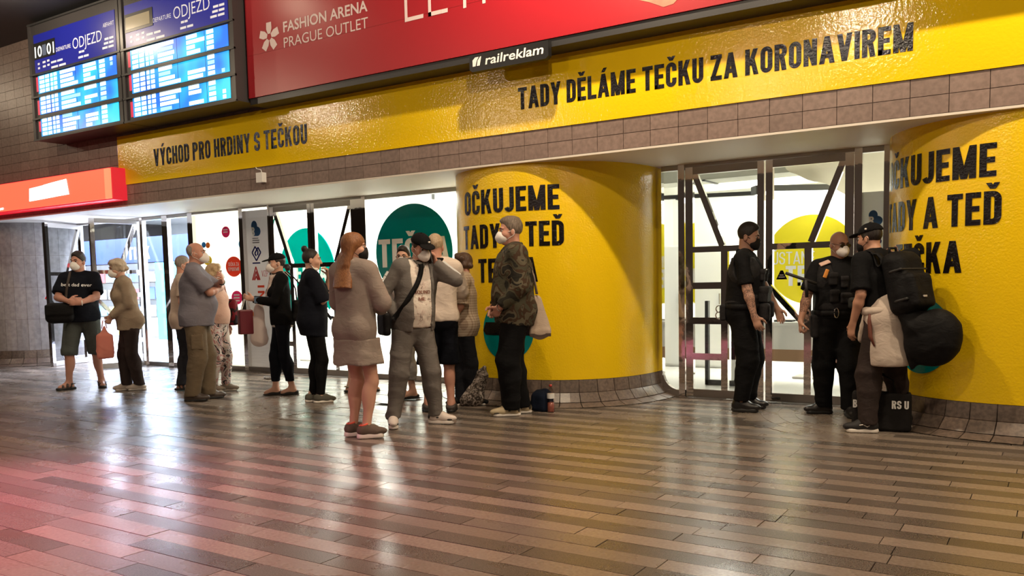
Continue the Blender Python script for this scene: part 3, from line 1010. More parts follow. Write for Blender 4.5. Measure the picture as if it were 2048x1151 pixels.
def logos(root, x, z, s):
    """heart-shaped B mark, diamond mark, triangle mark stacked downwards from z"""
    y = -.003
    h = MB().disc((x + .01 * s, z), .065 * s, .075 * s, y, y + .002, 20).disc((x + .075 * s, z - .085 * s), .07 * s, .07 * s, y - .0004, y + .002, 20)
    h.prism([(x - .035 * s, z - .15 * s), (x + .08 * s, z - .155 * s), (x + .07 * s, z), (x - .035 * s, z - .02 * s)], y - .0002, y + .002)
    h.build('heart_logo', INK['blue'], root)
    text_mesh('logo_letter', 'B', lambda u, v: (x - .05 * s + u, y - .003, z - .15 * s + v), .13 * s, .07 * s, M['white_print'], root)
    for k, w in enumerate((.13, .15, .15)):
        MB().box(x - .04 * s, y, z - (.195 + .032 * k) * s, x + (-.04 + w) * s, y + .002, z - (.178 + .032 * k) * s).build('caption_row', INK['grey'], root)
    z2 = z - .40 * s
    d = MB()
    for (a, b_) in (((-.09, 0), (0, -.12)), ((0, -.12), (.1, 0)), ((-.09, 0), (-.02, .09)), ((.1, 0), (.045, .075)), ((-.02, .09), (.04, .02)), ((.045, .075), (-.03, -.01)), ((-.03, -.01), (0, -.05)), ((.04, .02), (.03, -.04))):
        d.bar((x + .03 * s + a[0] * s, y, z2 + a[1] * s), (x + .03 * s + b_[0] * s, y, z2 + b_[1] * s), (.022) * s, .002 + .0006 * len(d.f) / 6, (0, 1, 0))
    d.build('diamond_logo', INK['navy'], root)
    MB().box(x - .06 * s, y, z2 - .165 * s, x + .11 * s, y + .002, z2 - .145 * s).build('caption_row', INK['navy'], root)
    z3 = z2 - .31 * s
    t_ = MB()
    for k in (0, 1, 2):
        f = 1 - .3 * k
        t_.bar((x - .09 * s * f + .01 * s, y, z3 - .1 * s), (x + .01 * s, y, z3 + (.1 - .07 * k) * s), .02 * s, .002 + .0012 * k, (0, 1, 0))
        t_.bar((x + .08 * s * f + .01 * s, y, z3 - .1 * s), (x + .01 * s, y, z3 + (.1 - .07 * k) * s), .02 * s, .0026 + .0012 * k, (0, 1, 0))
    t_.build('triangle_logo', INK['red'], root)
    text_mesh('lettering', 'VZP', lambda u, v: (x + .13 * s + u, y, z3 - .05 * s + v), .09 * s, .15 * s, INK['rose'], root, t=.1)


pp = print_panel('logo_poster', -10.385, -9.835, 'pale pink panel with partner logos in the window, behind the woman in the cap', M['film_panel'])
logos(pp, -.10, 2.12, 1.0)
# vertical lettering running up the panel
text_mesh('lettering', 'INI', lambda u, v: (-.04 - v + .12, -.003, .93 + u), .15, .30, INK['redorange'], pp, t=.13, W=.5, gap=.2)
MB().disc((-.16, .80), .05, .05, -.003, -.001, 16).build('round_logo', INK['orange'], pp)

dp = print_panel('dotted_window_film', -11.57, -10.47, 'bright white window film with coloured round dots', M['film_white'])
for (x, z, rx, rz, c, txt) in ((-10.85, 2.13, .095, .085, 'pink', ''), (-11.29, 1.945, .05, .045, 'orange', ''), (-11.39, 1.955, .05, .045, 'sky', ''), (-11.31, 1.71, .10, .075, 'yellow', ''),
                               (-10.70, 1.595, .185, .155, 'redorange', 'TEČKA ZA|EPIDEMIÍ'), (-10.49, 1.93, .075, .075, 'sky', ''), (-10.66, 1.12, .125, .105, 'pink', ''), (-10.53, 1.49, .03, .03, 'rose', '')):
    d = MB().disc((x + 11.02, z - .07), rx, rz, -.004, -.001, 28).build('dot', INK[c], dp)
    if txt:
        for k, w in enumerate(txt.split('|')):
            text_mesh('lettering', w, lambda u, v, k=k: (x + 11.02 - .125 + u, -.006, z - .07 + .01 - .075 * k + v), .055, .25, M['white_print'], d, t=.14)
    elif rx > .07:
        for k in range(2 if rx < .1 else 3):
            MB().box(x + 11.02 - rx * .55, -.006, z - .07 + rz * (.3 - .42 * k), x + 11.02 + rx * .5, -.005, z - .07 + rz * (.5 - .42 * k)).build('caption_row', M['white_print'], d)

# logo film on the right side light
lp = empty('logo_film', (-1.525, YG + .02, 0.9))
tag(lp, 'white film with a blue heart logo in the narrow window by the right pillar', 'poster')
MB().box(-.10, 0, -.8, .10, .004, 1.15).build('sheet', film_mat('pale_film', (.85, .86, .84), .35), lp)
logos(lp, -.01, .93, .62)

# small black triangle sticker on the right door
ts = empty('triangle_sticker', (-2.37, YG - .03, 1.24))
tag(ts, 'small black triangular sticker on the glass of the right door', 'sticker')
MB().prism([(-.055, 0), (.055, 0), (.012, .09), (-.012, .09)], 0, .003).build('sticker', M['black_print'], ts)
MB().box(-.03, -.001, .02, .03, 0, .028).build('caption_row', M['white_print'], ts)
MB().box(-.02, -.001, .04, .02, 0, .048).build('caption_row', M['white_print'], ts)

# ------------------------------------------------------------------ rooms behind the glass
room = structure(MB().box(-11.7, YG + .05, -.10, 9, 7.0, -.005).build('floor_2', M['room_floor']), 'pale floor of the vaccination centre')
structure(MB().box(-11.7, 7.0, 0, 9, 7.2, 3.3).build('wall_back_2', M['room_white']), 'white back wall inside')
structure(MB().box(-11.78, YG + .06, 0, -11.66, 7.0, 3.3).build('wall_side', M['room_white']))
structure(MB().box(-5.95, 2.2, 0, -5.85, 7.0, 3.3).build('wall_partition', M['room_white']))
structure(MB().box(-11.7, YG + .06, 3.2, 9, 7.0, 3.4).build('ceiling_2', mat('room_ceiling', (.50, .49, .44), .6)), 'pale ceiling of the vaccination centre')
structure(MB().box(-24, YG + .04, SOF - .03, 9, YG + .14, 3.3).build('wall_header', M['room_white']))


def tube_lamp(x, y, z, L, rz, label, w=.2):
    root = empty('ceiling_lamp', (x, y, z), rz)
    tag(root, label, 'lamp')
    MB().box(-L / 2, -w / 2, .03, L / 2, w / 2, .10).build('housing', mat('lamp_housing', (.22, .22, .21), .5), root)
    MB().box(-L / 2 + .02, -w / 2 + .015, .0, L / 2 - .02, w / 2 - .015, .03).build('diffuser', M['lamp_white'], root)
    for s in (-1, 1):
        MB().box(s * L / 2 - .02, -w / 2, 0, s * L / 2 + .02, w / 2, .10).build('end_cap', M['dark_metal'], root)
        MB().tube([(s * L * .35, 0, .1), (s * L * .35, 0, 3.2 - z)], .008, 6).build('hanger', M['steel'], root)
    return root


tube_lamp(-2.62, 3.1, 2.24, 1.15, .6, 'hanging tube lamp behind the right door leaf')
tube_lamp(-4.1, 4.4, 2.72, 1.3, 0.1, 'hanging tube lamp seen in the left door leaf')
tube_lamp(-8.6, 3.4, 2.72, 1.4, 0.3, 'hanging tube lamp behind the wide shop window', .14)
tube_lamp(-10.2, 4.6, 2.78, 1.4, 0.3, 'hanging tube lamp behind the middle doors', .14)
# ducts and trays under the ceiling
for i, (x0, y0, x1, y1, z, w, h, lab) in enumerate(((-5.6, 3.6, -2.2, 3.4, 2.62, .5, .2, 'pale ceiling duct behind the left door leaf'), (-5.6, 5.2, -1.8, 5.0, 2.66, .6, .25, 'wide pale ceiling duct at the back of the room'), (-5.5, 2.9, -3.0, 3.6, 2.33, .06, .05, 'thin dark cable tray behind the left door leaf'))):
    root = empty('ceiling_duct', ((x0 + x1) / 2, (y0 + y1) / 2, z))
    tag(root, lab, 'duct')
    c = ((x0 + x1) / 2, (y0 + y1) / 2)
    mm = M['dark_metal'] if i == 2 else mat('duct_paint', (.50, .50, .43), .5)
    MB().bar((x0 - c[0], y0 - c[1], 0), (x1 - c[0], y1 - c[1], 0), w, h).build('body', mm, root)
    for f in (.08, .5, .92):
        px, py = x0 + (x1 - x0) * f - c[0], y0 + (y1 - y0) * f - c[1]
        MB().tube([(px, py, 0), (px, py, 3.2 - z)], .01, 6).build('hanger', M['steel'], root)
        MB().bar((px - .02, py, -h / 2 - .004), (px + .02, py, -h / 2 - .004), w + .02, .02).build('bracket', M['dark_metal'], root)

# sagging plastic sheet hung from the ceiling
vs, fs = [], []
nx, ny = 34, 16
for j in range(ny + 1):
    for i in range(nx + 1):
        u, v = i / nx, j / ny
        x = -2.72 + 2.2 * u; yy = .75 * v + .10 * math.sin(3 * u)
        z = .60 - .62 * v ** 1.3 * (.55 + .45 * min(1, 2.6 * u)) + .030 * math.sin(15 * u + 7 * v) * v + .022 * math.sin(34 * u - 11 * v)
        vs.append((x, yy, z))
for j in range(ny):
    for i in range(nx):
        q = j * (nx + 1) + i
        fs.append((q, q + 1, q + nx + 2, q + nx + 1))
ps = empty('plastic_sheet', (0, 2.15, 2.18)); tag(ps, 'crumpled translucent plastic sheet hung under the ceiling behind the right door', 'plastic sheet')
mesh_obj('sheet', vs, fs, film_mat('plastic_film', (.60, .55, .42), .35), ps, True)
MB().tube([(-2.75, .0, .63), (-.5, .0, .63)], .012, 6).build('edge_cord', mat('blue_tape', (.10, .14, .5), .5), ps)
for x in (-2.6, -1.6, -.6):
    MB().tube([(x, 0, .63), (x, 0, 1.02)], .006, 5).build('hanger', M['steel'], ps)

# round yellow disc hanging in the room
yd = empty('yellow_disc', (-2.62, 3.5, .95)); tag(yd, 'big yellow disc with white lettering inside behind the right door', 'sticker')
MB().disc((0, .52), .56, .55, 0, .02, 56).build('disc', mat('yellow_print', (.92, .78, .01), .5), yd)
text_mesh('lettering', 'ZŮSTANE', lambda u, v: (-.56 + u, -.003, .47 + v), .155, .60, M['white_print'], yd, t=.11)
text_mesh('lettering', 'TEČKA', lambda u, v: (-.31 + u, -.003, .20 + v), .25, .74, M['white_print'], yd)
MB().tube([(0, .04, -.94), (0, .04, .3)], .02, 8).build('stand_pole', M['steel'], yd); MB().box(-.2, -.1, -.95, .2, .25, -.93).build('stand_foot', M['steel'], yd)
# the same in teal behind the middle doors
t2 = empty('teal_disc', (-10.88, 3.0, .6)); tag(t2, 'bright teal disc standing inside behind the middle doors', 'sticker')
MB().disc((0, .83), .68, .83, 0, .02, 56).build('disc', film_mat('teal_film', (.0, .27, .23), .4), t2)
MB().tube([(0, .05, -.59), (0, .05, .3)], .02, 8).build('stand_pole', M['steel'], t2); MB().box(-.2, -.1, -.6, .2, .25, -.58).build('stand_foot', M['steel'], t2)
text_mesh('lettering', 'TEČKA', lambda u, v: (-.45 + u, -.003, .75 + v), .30, .95, film_mat('white_film_letters', (.9, .95, .92), .4), t2)

# reception desk with brown front, monitor and keyboard
rd = empty('reception_desk', (-2.4, 2.92, 0)); tag(rd, 'white reception desk with a brown kick panel inside the right doors', 'desk')
MB().box(-1.0, -.3, .70, 1.2, .4, .74).build('desk_top', M['room_white'], rd)
MB().box(-.95, -.25, .42, 1.15, -.22, .70).build('front_panel', M['room_white'], rd)
MB().box(-.95, -.25, .28, 1.15, -.22, .42).build('kick_panel', mat('brown_panel', (.42, .25, .14), .5), rd)
for x in (-.95, 1.1):
    MB().box(x, -.25, 0, x + .05, .35, .70).build('leg_panel', M['room_white'], rd)
mo = empty('monitor', (-2.30, 3.0, .74)); tag(mo, 'black computer monitor on the reception desk', 'monitor')
MB().box(-.24, -.02, .10, .24, .015, .40).build('screen', M['black_plastic'], mo)
MB().box(-.03, 0, .0, .03, .03, .12).build('stand', M['black_plastic'], mo); MB().box(-.11, -.08, 0, .11, .09, .012).build('foot', M['black_plastic'], mo)
kb = empty('keyboard', (-2.84, 2.78, .74)); tag(kb, 'dark keyboard with its cable on the reception desk', 'keyboard')
MB().box(-.2, -.07, 0, .2, .07, .02).build('body', M['black_plastic'], kb)
MB().tube([(.2, .05, .01), (.3, .1, .012), (.28, .18, .012), (.4, .22, .012)], .005, 6).build('cable', M['black_plastic'], kb)
# wall socket, heater bar
ws = empty('wall_socket', (-5.845, 5.0, .55)); tag(ws, 'small wall socket seen through the narrow side light', 'socket')
MB().box(0, -.12, 0, .02, .12, .12).build('plate', M['white_print'], ws); MB().box(.02, -.07, .03, .05, .0, .09).build('plug', M['black_plastic'], ws)
cab = empty('white_cabinet', (-4.55, 4.3, 0)); tag(cab, 'white cabinet with grey control box inside the left door leaf', 'cabinet')
MB().box(-.6, 0, 0, .6, .45, 1.75).build('body', M['room_white'], cab)
for x in (-.6, 0):
    d = MB().box(x + .01, -.02, .03, x + .59, 0, 1.73).build('door', M['room_white'], cab)
    MB().tube([(x + .5, -.04, .9), (x + .5, -.04, 1.05)], .012, 6).build('handle', M['steel'], d)
MB().box(-.05, -.09, .75, .12, -.02, 1.15).build('control_box', mat('grey_box', (.5, .48, .46), .5), cab)
# low dark rail on the floor inside
fr_ = empty('floor_rail', (-3.55, 2.4, 0)); tag(fr_, 'low dark stop rail on the floor inside the left door leaf', 'rail')
MB().box(-.02, -.03, 0, .5, .03, .06).build('bar', M['dark_metal'], fr_); MB().box(-.02, -.03, 0, .02, .03, 1.0).build('post', M['dark_metal'], fr_)

for (x, y_, p) in ((-3.6, 4.6, 300), (-1.2, 4.9, 270), (-7.6, 4.0, 420), (-10.2, 4.0, 540), (1.6, 4.6, 90)):
    light('room_light', 'AREA', (x, y_, 3.1), p, (1.0, 0.97, 0.88), 1.6, (x, y_, 0))

# ------------------------------------------------------------------ passage behind the open doors: kiosk in cold daylight
structure(MB().box(-30, YG + .05, -.1, -11.78, 12, -.004).build('floor_3', mat('passage_floor', (.62, .62, .68), .3)), 'pale floor of the passage behind the open doors')
structure(MB().box(-30, 9.6, 0, -11.7, 9.8, 3.6).build('wall_back_3', M['room_white']))
structure(MB().box(-30, YG + .06, 3.3, -11.78, 9.6, 3.5).build('ceiling_3', M['room_white']))
structure(MB().box(-30, -.2, 0, -29.8, 9.6, 3.5).build('wall_side_3', M['room_white']))
structure(MB().box(-30, YG + .06, 0, -16.6, YG + .2, 3.3).build('wall_back_4', M['room_white']))
ks = empty('news_kiosk', (-20.6, 6.0, 0)); tag(ks, 'news kiosk with a blue lettered fascia seen through the open doors', 'kiosk')
kb_ = mat('kiosk_blue', (.03, .05, .20), .4)
MB().box(-4.0, 0, 1.98, 3.0, .25, 2.62).build('fascia', kb_, ks)
text_mesh('lettering', 'TISK', lambda u, v: (.0 + u, -.006, 2.06 + v), .32, .95, M['white_print'], ks)
MB().box(-2.62, -.006, 2.36, -2.48, 0, 2.42).build('small_mark', M['white_print'], ks)
MB().box(-4.0, .6, 0, 3.0, .7, 1.98).build('back_panel', M['room_white'], ks)
rk = random.Random(5)
for z in (.55, 1.0, 1.45):
    MB().box(-3.6, .05, z, .95, .6, z + .03).build('shelf', M['steel'], ks)
for k in range(24):
    z = (.58, 1.03, 1.48)[k % 3]; x = -3.5 + (k // 3) * .55
    c = rk.choice(((.8, .8, .8), (.1, .15, .4), (.6, .1, .1), (.85, .75, .2), (.2, .45, .6), (.75, .75, .8)))
    MB().box(x, .2, z, x + .42, .22, z + rk.uniform(.24, .32)).build('goods_panel', mat('goods_colour', c, .4), ks)
MB().box(1.2, -.05, .0, 2.1, .05, 1.95).build('turquoise_door', mat('turquoise_panel', (.08, .55, .58), .4), ks)
MB().box(2.15, -.05, .0, 2.5, .05, 1.95).build('yellow_post', mat('yellow_post', (.8, .5, .04), .4), ks)
MB().box(2.55, -.05, .0, 2.95, .05, 1.95).build('green_panel', mat('lime_panel', (.55, .65, .06), .4), ks)
for (x, y_, p) in ((-14.5, 4.0, 1500), (-18.5, 4.2, 900), (-22.5, 4.5, 800)):
    light('passage_light', 'AREA', (x, y_, 3.25), p, (0.72, 0.81, 1.0), 2.2, (x, y_, 0))

# ================================================================== figures: distance fields turned into meshes
def V3(*a):
    return np.array(a[0] if len(a) == 1 else a, float)


def unit(v):
    v = V3(v); return v / max(np.linalg.norm(v), 1e-9)


def rotz(a):
    c, s = math.cos(a), math.sin(a); return np.array([[c, -s, 0], [s, c, 0], [0, 0, 1.0]])


def rotx(a):
    c, s = math.cos(a), math.sin(a); return np.array([[1.0, 0, 0], [0, c, -s], [0, s, c]])


def roty(a):
    c, s = math.cos(a), math.sin(a); return np.array([[c, 0, s], [0, 1.0, 0], [-s, 0, c]])


class Field:
    """list of solids blended one after another; add(...) returns self"""
    def __init__(self):
        self.ops = []; self.warp = None

    def cap(self, a, b, ra, rb=None, flat=None, k=.02, cuts=(), sub=False):
        a, b = V3(a), V3(b); rb = ra if rb is None else rb
        A = np.eye(3)
        if flat is not None:
            n = unit(flat[0]); A = A + np.outer(n, n) * (1 / flat[1] - 1)
        ba = A @ (b - a); bb = max(ba @ ba, 1e-9)
        R = max(ra, rb) * (max(1, flat[1]) if flat is not None else 1)

        def fn(X, Y, Z):
            px, py, pz = X - a[0], Y - a[1], Z - a[2]
            if flat is not None:
                px, py, pz = (A[0, 0] * px + A[0, 1] * py + A[0, 2] * pz, A[1, 0] * px + A[1, 1] * py + A[1, 2] * pz, A[2, 0] * px + A[2, 1] * py + A[2, 2] * pz)
            t = np.clip((px * ba[0] + py * ba[1] + pz * ba[2]) / bb, 0, 1)
            d = np.sqrt((px - t * ba[0]) ** 2 + (py - t * ba[1]) ** 2 + (pz - t * ba[2]) ** 2) - (ra + t * (rb - ra))
            for p, n in cuts:
                d = np.maximum(d, (X - p[0]) * n[0] + (Y - p[1]) * n[1] + (Z - p[2]) * n[2])
            return d
        self.ops.append((fn, np.minimum(a, b) - R, np.maximum(a, b) + R, k, sub)); return self

    def ell(self, c, r, R=None, k=.02, cuts=(), sub=False):
        c, r = V3(c), V3(r); M_ = np.eye(3) if R is None else np.asarray(R).T
        m = max(r)

        def fn(X, Y, Z):
            px, py, pz = X - c[0], Y - c[1], Z - c[2]
            qx = (M_[0, 0] * px + M_[0, 1] * py + M_[0, 2] * pz) / r[0]
            qy = (M_[1, 0] * px + M_[1, 1] * py + M_[1, 2] * pz) / r[1]
            qz = (M_[2, 0] * px + M_[2, 1] * py + M_[2, 2] * pz) / r[2]
            k0 = np.sqrt(qx * qx + qy * qy + qz * qz)
            k1 = np.sqrt((qx / r[0]) ** 2 + (qy / r[1]) ** 2 + (qz / r[2]) ** 2) + 1e-9
            d = k0 * (k0 - 1) / k1
            for p, n in cuts:
                d = np.maximum(d, (X - p[0]) * n[0] + (Y - p[1]) * n[1] + (Z - p[2]) * n[2])
            return d
        self.ops.append((fn, c - m, c + m, k, sub)); return self

    def box(self, c, h, rad=.01, R=None, k=.01, sub=False):
        c, h = V3(c), V3(h); M_ = np.eye(3) if R is None else np.asarray(R).T
        m = float(np.linalg.norm(h))

        def fn(X, Y, Z):
            px, py, pz = X - c[0], Y - c[1], Z - c[2]
            qx = abs(M_[0, 0] * px + M_[0, 1] * py + M_[0, 2] * pz) - h[0] + rad
            qy = abs(M_[1, 0] * px + M_[1, 1] * py + M_[1, 2] * pz) - h[1] + rad
            qz = abs(M_[2, 0] * px + M_[2, 1] * py + M_[2, 2] * pz) - h[2] + rad
            o = np.sqrt(np.maximum(qx, 0) ** 2 + np.maximum(qy, 0) ** 2 + np.maximum(qz, 0) ** 2)
            return o + np.minimum(np.maximum(qx, np.maximum(qy, qz)), 0) - rad
        self.ops.append((fn, c - m, c + m, k, sub)); return self

    def cut(self, p, n):
        """keep the side the normal points away from"""
        self.ops.append(('cut', V3(p), unit(n))); return self

    def bounds(self):
        lo = np.min([o[1] for o in self.ops if o[0] != 'cut' and not o[4]], axis=0); hi = np.max([o[2] for o in self.ops if o[0] != 'cut' and not o[4]], axis=0)
        return lo, hi

    def mesh(self, step, fine=(), fold=None, pad=.03, clip=None):
        """fine: list of (lo, hi, step) boxes refined on all axes; fold: (amp, freq, seed) cloth wrinkles"""
        lo, hi = self.bounds()
        if clip is not None:
            lo = np.maximum(lo, clip[0]); hi = np.minimum(hi, clip[1])
        lo = lo - pad; hi = hi + pad
        ax = []
        for i in range(3):
            v = [lo[i]]
            while v[-1] < hi[i]:
                st = step
                for f in fine:
                    if f[0][i] - step < v[-1] < f[1][i]: st = min(st, f[2])
                v.append(v[-1] + st)
            ax.append(np.array(v))
        X, Y, Z = ax[0][:, None, None], ax[1][None, :, None], ax[2][None, None, :]
        V = np.full((len(ax[0]), len(ax[1]), len(ax[2])), .12, np.float32)
        for op in self.ops:
            if op[0] == 'cut':
                _, p, n = op
                V = np.maximum(V, (X - p[0]) * n[0] + (Y - p[1]) * n[1] + (Z - p[2]) * n[2]).astype(np.float32); continue
            fn, l, h, k, sub = op
            m = k + 2.2 * step
            s = []
            for i, l_, h_ in zip(range(3), l - m, h + m):
                s.append(slice(int(np.searchsorted(ax[i], l_)), int(np.searchsorted(ax[i], h_))))
            if any(q.stop <= q.start for q in s): continue
            d = fn(X[s[0]], Y[:, s[1]], Z[:, :, s[2]]).astype(np.float32)
            cur = V[s[0], s[1], s[2]]
            if sub:
                d = -d
                e = np.maximum(k - abs(cur - d), 0) / max(k, 1e-6)
                V[s[0], s[1], s[2]] = np.maximum(cur, d) + e * e * k * .25
            else:
                e = np.maximum(k - abs(cur - d), 0) / max(k, 1e-6)
                V[s[0], s[1], s[2]] = np.minimum(cur, d) - e * e * k * .25
        if fold:
            amp, f, sd = fold
            # sparse slanting creases in both directions, hanging folds, soft swell
            r = lambda u: (1 - abs(np.sin(u))) ** 2.2
            m1 = np.clip(.35 + np.sin(.42 * f * (X - .5 * Z) + 3 * sd) + .6 * np.sin(.33 * f * (Y + .8 * Z) + sd), 0, 1)
            m2 = np.clip(.35 + np.sin(.38 * f * (X + .6 * Z) + sd) + .6 * np.sin(.30 * f * (Y - .7 * Z) + 2 * sd), 0, 1)
            w = r(.42 * f * (Z + .55 * X + .3 * Y) + .8 * np.sin(.3 * f * X + sd)) * m1 + r(.42 * f * (Z - .6 * X - .2 * Y) + .8 * np.sin(.3 * f * Y + 2 * sd)) * m2
            w = w + .55 * np.sin(.62 * f * (X + .5 * Y) + 1.2 * np.sin(.16 * f * Z + sd)) + .35 * np.sin(.30 * f * (Z - .3 * X) + sd)
            V = V - (amp * (w - .3)).astype(np.float32)
        V[0], V[-1], V[:, 0], V[:, -1], V[:, :, 0], V[:, :, -1] = .05, .05, .05, .05, .05, .05
        return surface_net(V, ax)


def surface_net(V, ax):
    ins = V < 0
    c = np.zeros(tuple(n - 1 for n in V.shape), np.int8)
    for i in (0, 1):
        for j in (0, 1):
            for k in (0, 1):
                c += ins[i:i + c.shape[0], j:j + c.shape[1], k:k + c.shape[2]]
    I, J, K = np.nonzero((c > 0) & (c < 8))
    acc = np.zeros((len(I), 3)); cnt = np.zeros(len(I))
    corner = [(0, 0, 0), (1, 0, 0), (0, 1, 0), (1, 1, 0), (0, 0, 1), (1, 0, 1), (0, 1, 1), (1, 1, 1)]
    edges = [(a, b) for a in range(8) for b in range(a + 1, 8) if sum(abs(p - q) for p, q in zip(corner[a], corner[b])) == 1]
    val = [V[I + q[0], J + q[1], K + q[2]] for q in corner]
    pos = [np.stack((ax[0][I + q[0]], ax[1][J + q[1]], ax[2][K + q[2]]), 1) for q in corner]
    for a, b in edges:
        m = (val[a] < 0) != (val[b] < 0)
        t = np.where(m, val[a] / np.where(m, val[a] - val[b], 1), 0)
        p = pos[a] + (pos[b] - pos[a]) * t[:, None]
        acc[m] += p[m]; cnt[m] += 1
    vs = acc / cnt[:, None]
    idx = np.full(c.shape, -1, np.int64); idx[I, J, K] = np.arange(len(I))
    fs = []
    for axis in range(3):
        sl0 = [slice(None)] * 3; sl1 = [slice(None)] * 3
        sl0[axis] = slice(0, -1); sl1[axis] = slice(1, None)
        a, b = ins[tuple(sl0)], ins[tuple(sl1)]
        for flip in (False, True):
            E = np.nonzero((a & ~b) if not flip else (~a & b))
            e = list(E)
            u, w = (axis + 1) % 3, (axis + 2) % 3
            ok = (e[u] > 0) & (e[w] > 0) & (e[u] < V.shape[u] - 1) & (e[w] < V.shape[w] - 1)
            e = [q[ok] for q in e]
            def cell(du, dw):
                q = list(e); q[u] = q[u] - du; q[w] = q[w] - dw
                return idx[q[0], q[1], q[2]]
            quad = np.stack((cell(1, 1), cell(0, 1), cell(0, 0), cell(1, 0)), 1)
            if flip: quad = quad[:, ::-1]
            fs.append(quad)
    return vs, np.concatenate(fs)


def np_mesh(name, vs, fs, mat_, parent=None, smooth=True, scale=1.0):
    me = bpy.data.meshes.new(name)
    n = len(fs)
    me.vertices.add(len(vs)); me.vertices.foreach_set('co', (np.asarray(vs) * scale).astype(np.float32).ravel())
    me.loops.add(n * 4); me.loops.foreach_set('vertex_index', np.asarray(fs, np.int32).ravel())
    me.polygons.add(n); me.polygons.foreach_set('loop_start', np.arange(0, n * 4, 4, dtype=np.int32))
    me.polygons.foreach_set('loop_total', np.full(n, 4, np.int32))
    me.update(calc_edges=True)
    if smooth: me.polygons.foreach_set('use_smooth', np.ones(n, bool))
    for m in (mat_ if isinstance(mat_, (list, tuple)) else [mat_]): me.materials.append(m)
    return link(bpy.data.objects.new(name, me), parent)


# ------------------------------------------------------------------ cloth, skin, hair
def skin_mat(name, c):
    m = mat(name, c, 0.48, spec=.35, noise=(14, tuple(min(1, q * 1.12) for q in c), .1), bump=(90, .12, .004))
    b = m.node_tree.nodes['Principled BSDF']
    b.inputs['Subsurface Weight'].default_value = 0.0
    return m


def cloth(name, c, c2=None, scale=9, rough=.85, bump=(160, .25, .003)):
    c2 = c2 or tuple(q * .82 for q in c)
    m = mat(name, c, rough, spec=.12, noise=(scale, c2, .15), bump=bump)
    wrinkle(m)
    return m


def wrinkle(m, scale=9.0, strength=.40, dist=.014):
    """larger soft creases on top of the weave"""
    t = m.node_tree; b = t.nodes['Principled BSDF']
    tc = N(t, 'ShaderNodeTexCoord')
    mp = N(t, 'ShaderNodeMapping'); mp.inputs['Rotation'].default_value = (.5, .4, .3); mp.inputs['Scale'].default_value = (1.0, 1.0, 1.9)
    n = N(t, 'ShaderNodeTexNoise', Scale=scale, Detail=2.0, Distortion=1.2)
    t.links.new(tc.outputs['Object'], mp.inputs['Vector']); t.links.new(mp.outputs[0], n.inputs['Vector'])
    bp = N(t, 'ShaderNodeBump', Strength=strength, Distance=dist)
    t.links.new(n.outputs['Fac'], bp.inputs['Height'])
    if b.inputs['Normal'].links:
        t.links.new(b.inputs['Normal'].links[0].from_socket, bp.inputs['Normal'])
    t.links.new(bp.outputs['Normal'], b.inputs['Normal'])


def ramp_mat(name, stops, scale, detail=2.0, rough=.85, distort=0.6, coord='Object', interp='CONSTANT'):
    """blotches of several colours (camouflage, floral print, snake print)"""
    m = bpy.data.materials.new(name); m.use_nodes = True
    t = m.node_tree; b = t.nodes['Principled BSDF']
    tc = N(t, 'ShaderNodeTexCoord')
    n = N(t, 'ShaderNodeTexNoise', Scale=scale, Detail=detail, Distortion=distort)
    t.links.new(tc.outputs[coord], n.inputs['Vector'])
    r = N(t, 'ShaderNodeValToRGB'); r.color_ramp.interpolation = interp
    while len(r.color_ramp.elements) < len(stops): r.color_ramp.elements.new(.5)
    for e, (p, c) in zip(r.color_ramp.elements, stops):
        e.position = p; e.color = rgb(c)
    t.links.new(n.outputs['Fac'], r.inputs['Fac']); t.links.new(r.outputs['Color'], b.inputs['Base Color'])
    b.inputs['Roughness'].default_value = rough; b.inputs['Specular IOR Level'].default_value = .2
    wrinkle(m)
    return m


def check_mat(name, base, line, scale):
    """woven check: thin lines both ways"""
    m = bpy.data.materials.new(name); m.use_nodes = True
    t = m.node_tree; b = t.nodes['Principled BSDF']
    tc = N(t, 'ShaderNodeTexCoord')
    fac = None
    for d in ('X', 'Z'):
        w = N(t, 'ShaderNodeTexWave', Scale=scale, bands_direction=d)
        t.links.new(tc.outputs['Object'], w.inputs['Vector'])
        c = N(t, 'ShaderNodeMath', operation='GREATER_THAN'); c.inputs[1].default_value = .72
        t.links.new(w.outputs['Fac'], c.inputs[0])
        h = N(t, 'ShaderNodeMath', operation='MULTIPLY'); h.inputs[1].default_value = .5
        t.links.new(c.outputs[0], h.inputs[0])
        if fac is None: fac = h
        else:
            a = N(t, 'ShaderNodeMath', operation='ADD'); t.links.new(fac.outputs[0], a.inputs[0]); t.links.new(h.outputs[0], a.inputs[1]); fac = a
    mx = N(t, 'ShaderNodeMix', data_type='RGBA')
    mx.inputs['A'].default_value = rgb(base); mx.inputs['B'].default_value = rgb(line)
    t.links.new(fac.outputs[0], mx.inputs['Factor']); t.links.new(mx.outputs['Result'], b.inputs['Base Color'])
    b.inputs['Roughness'].default_value = .85
    return m


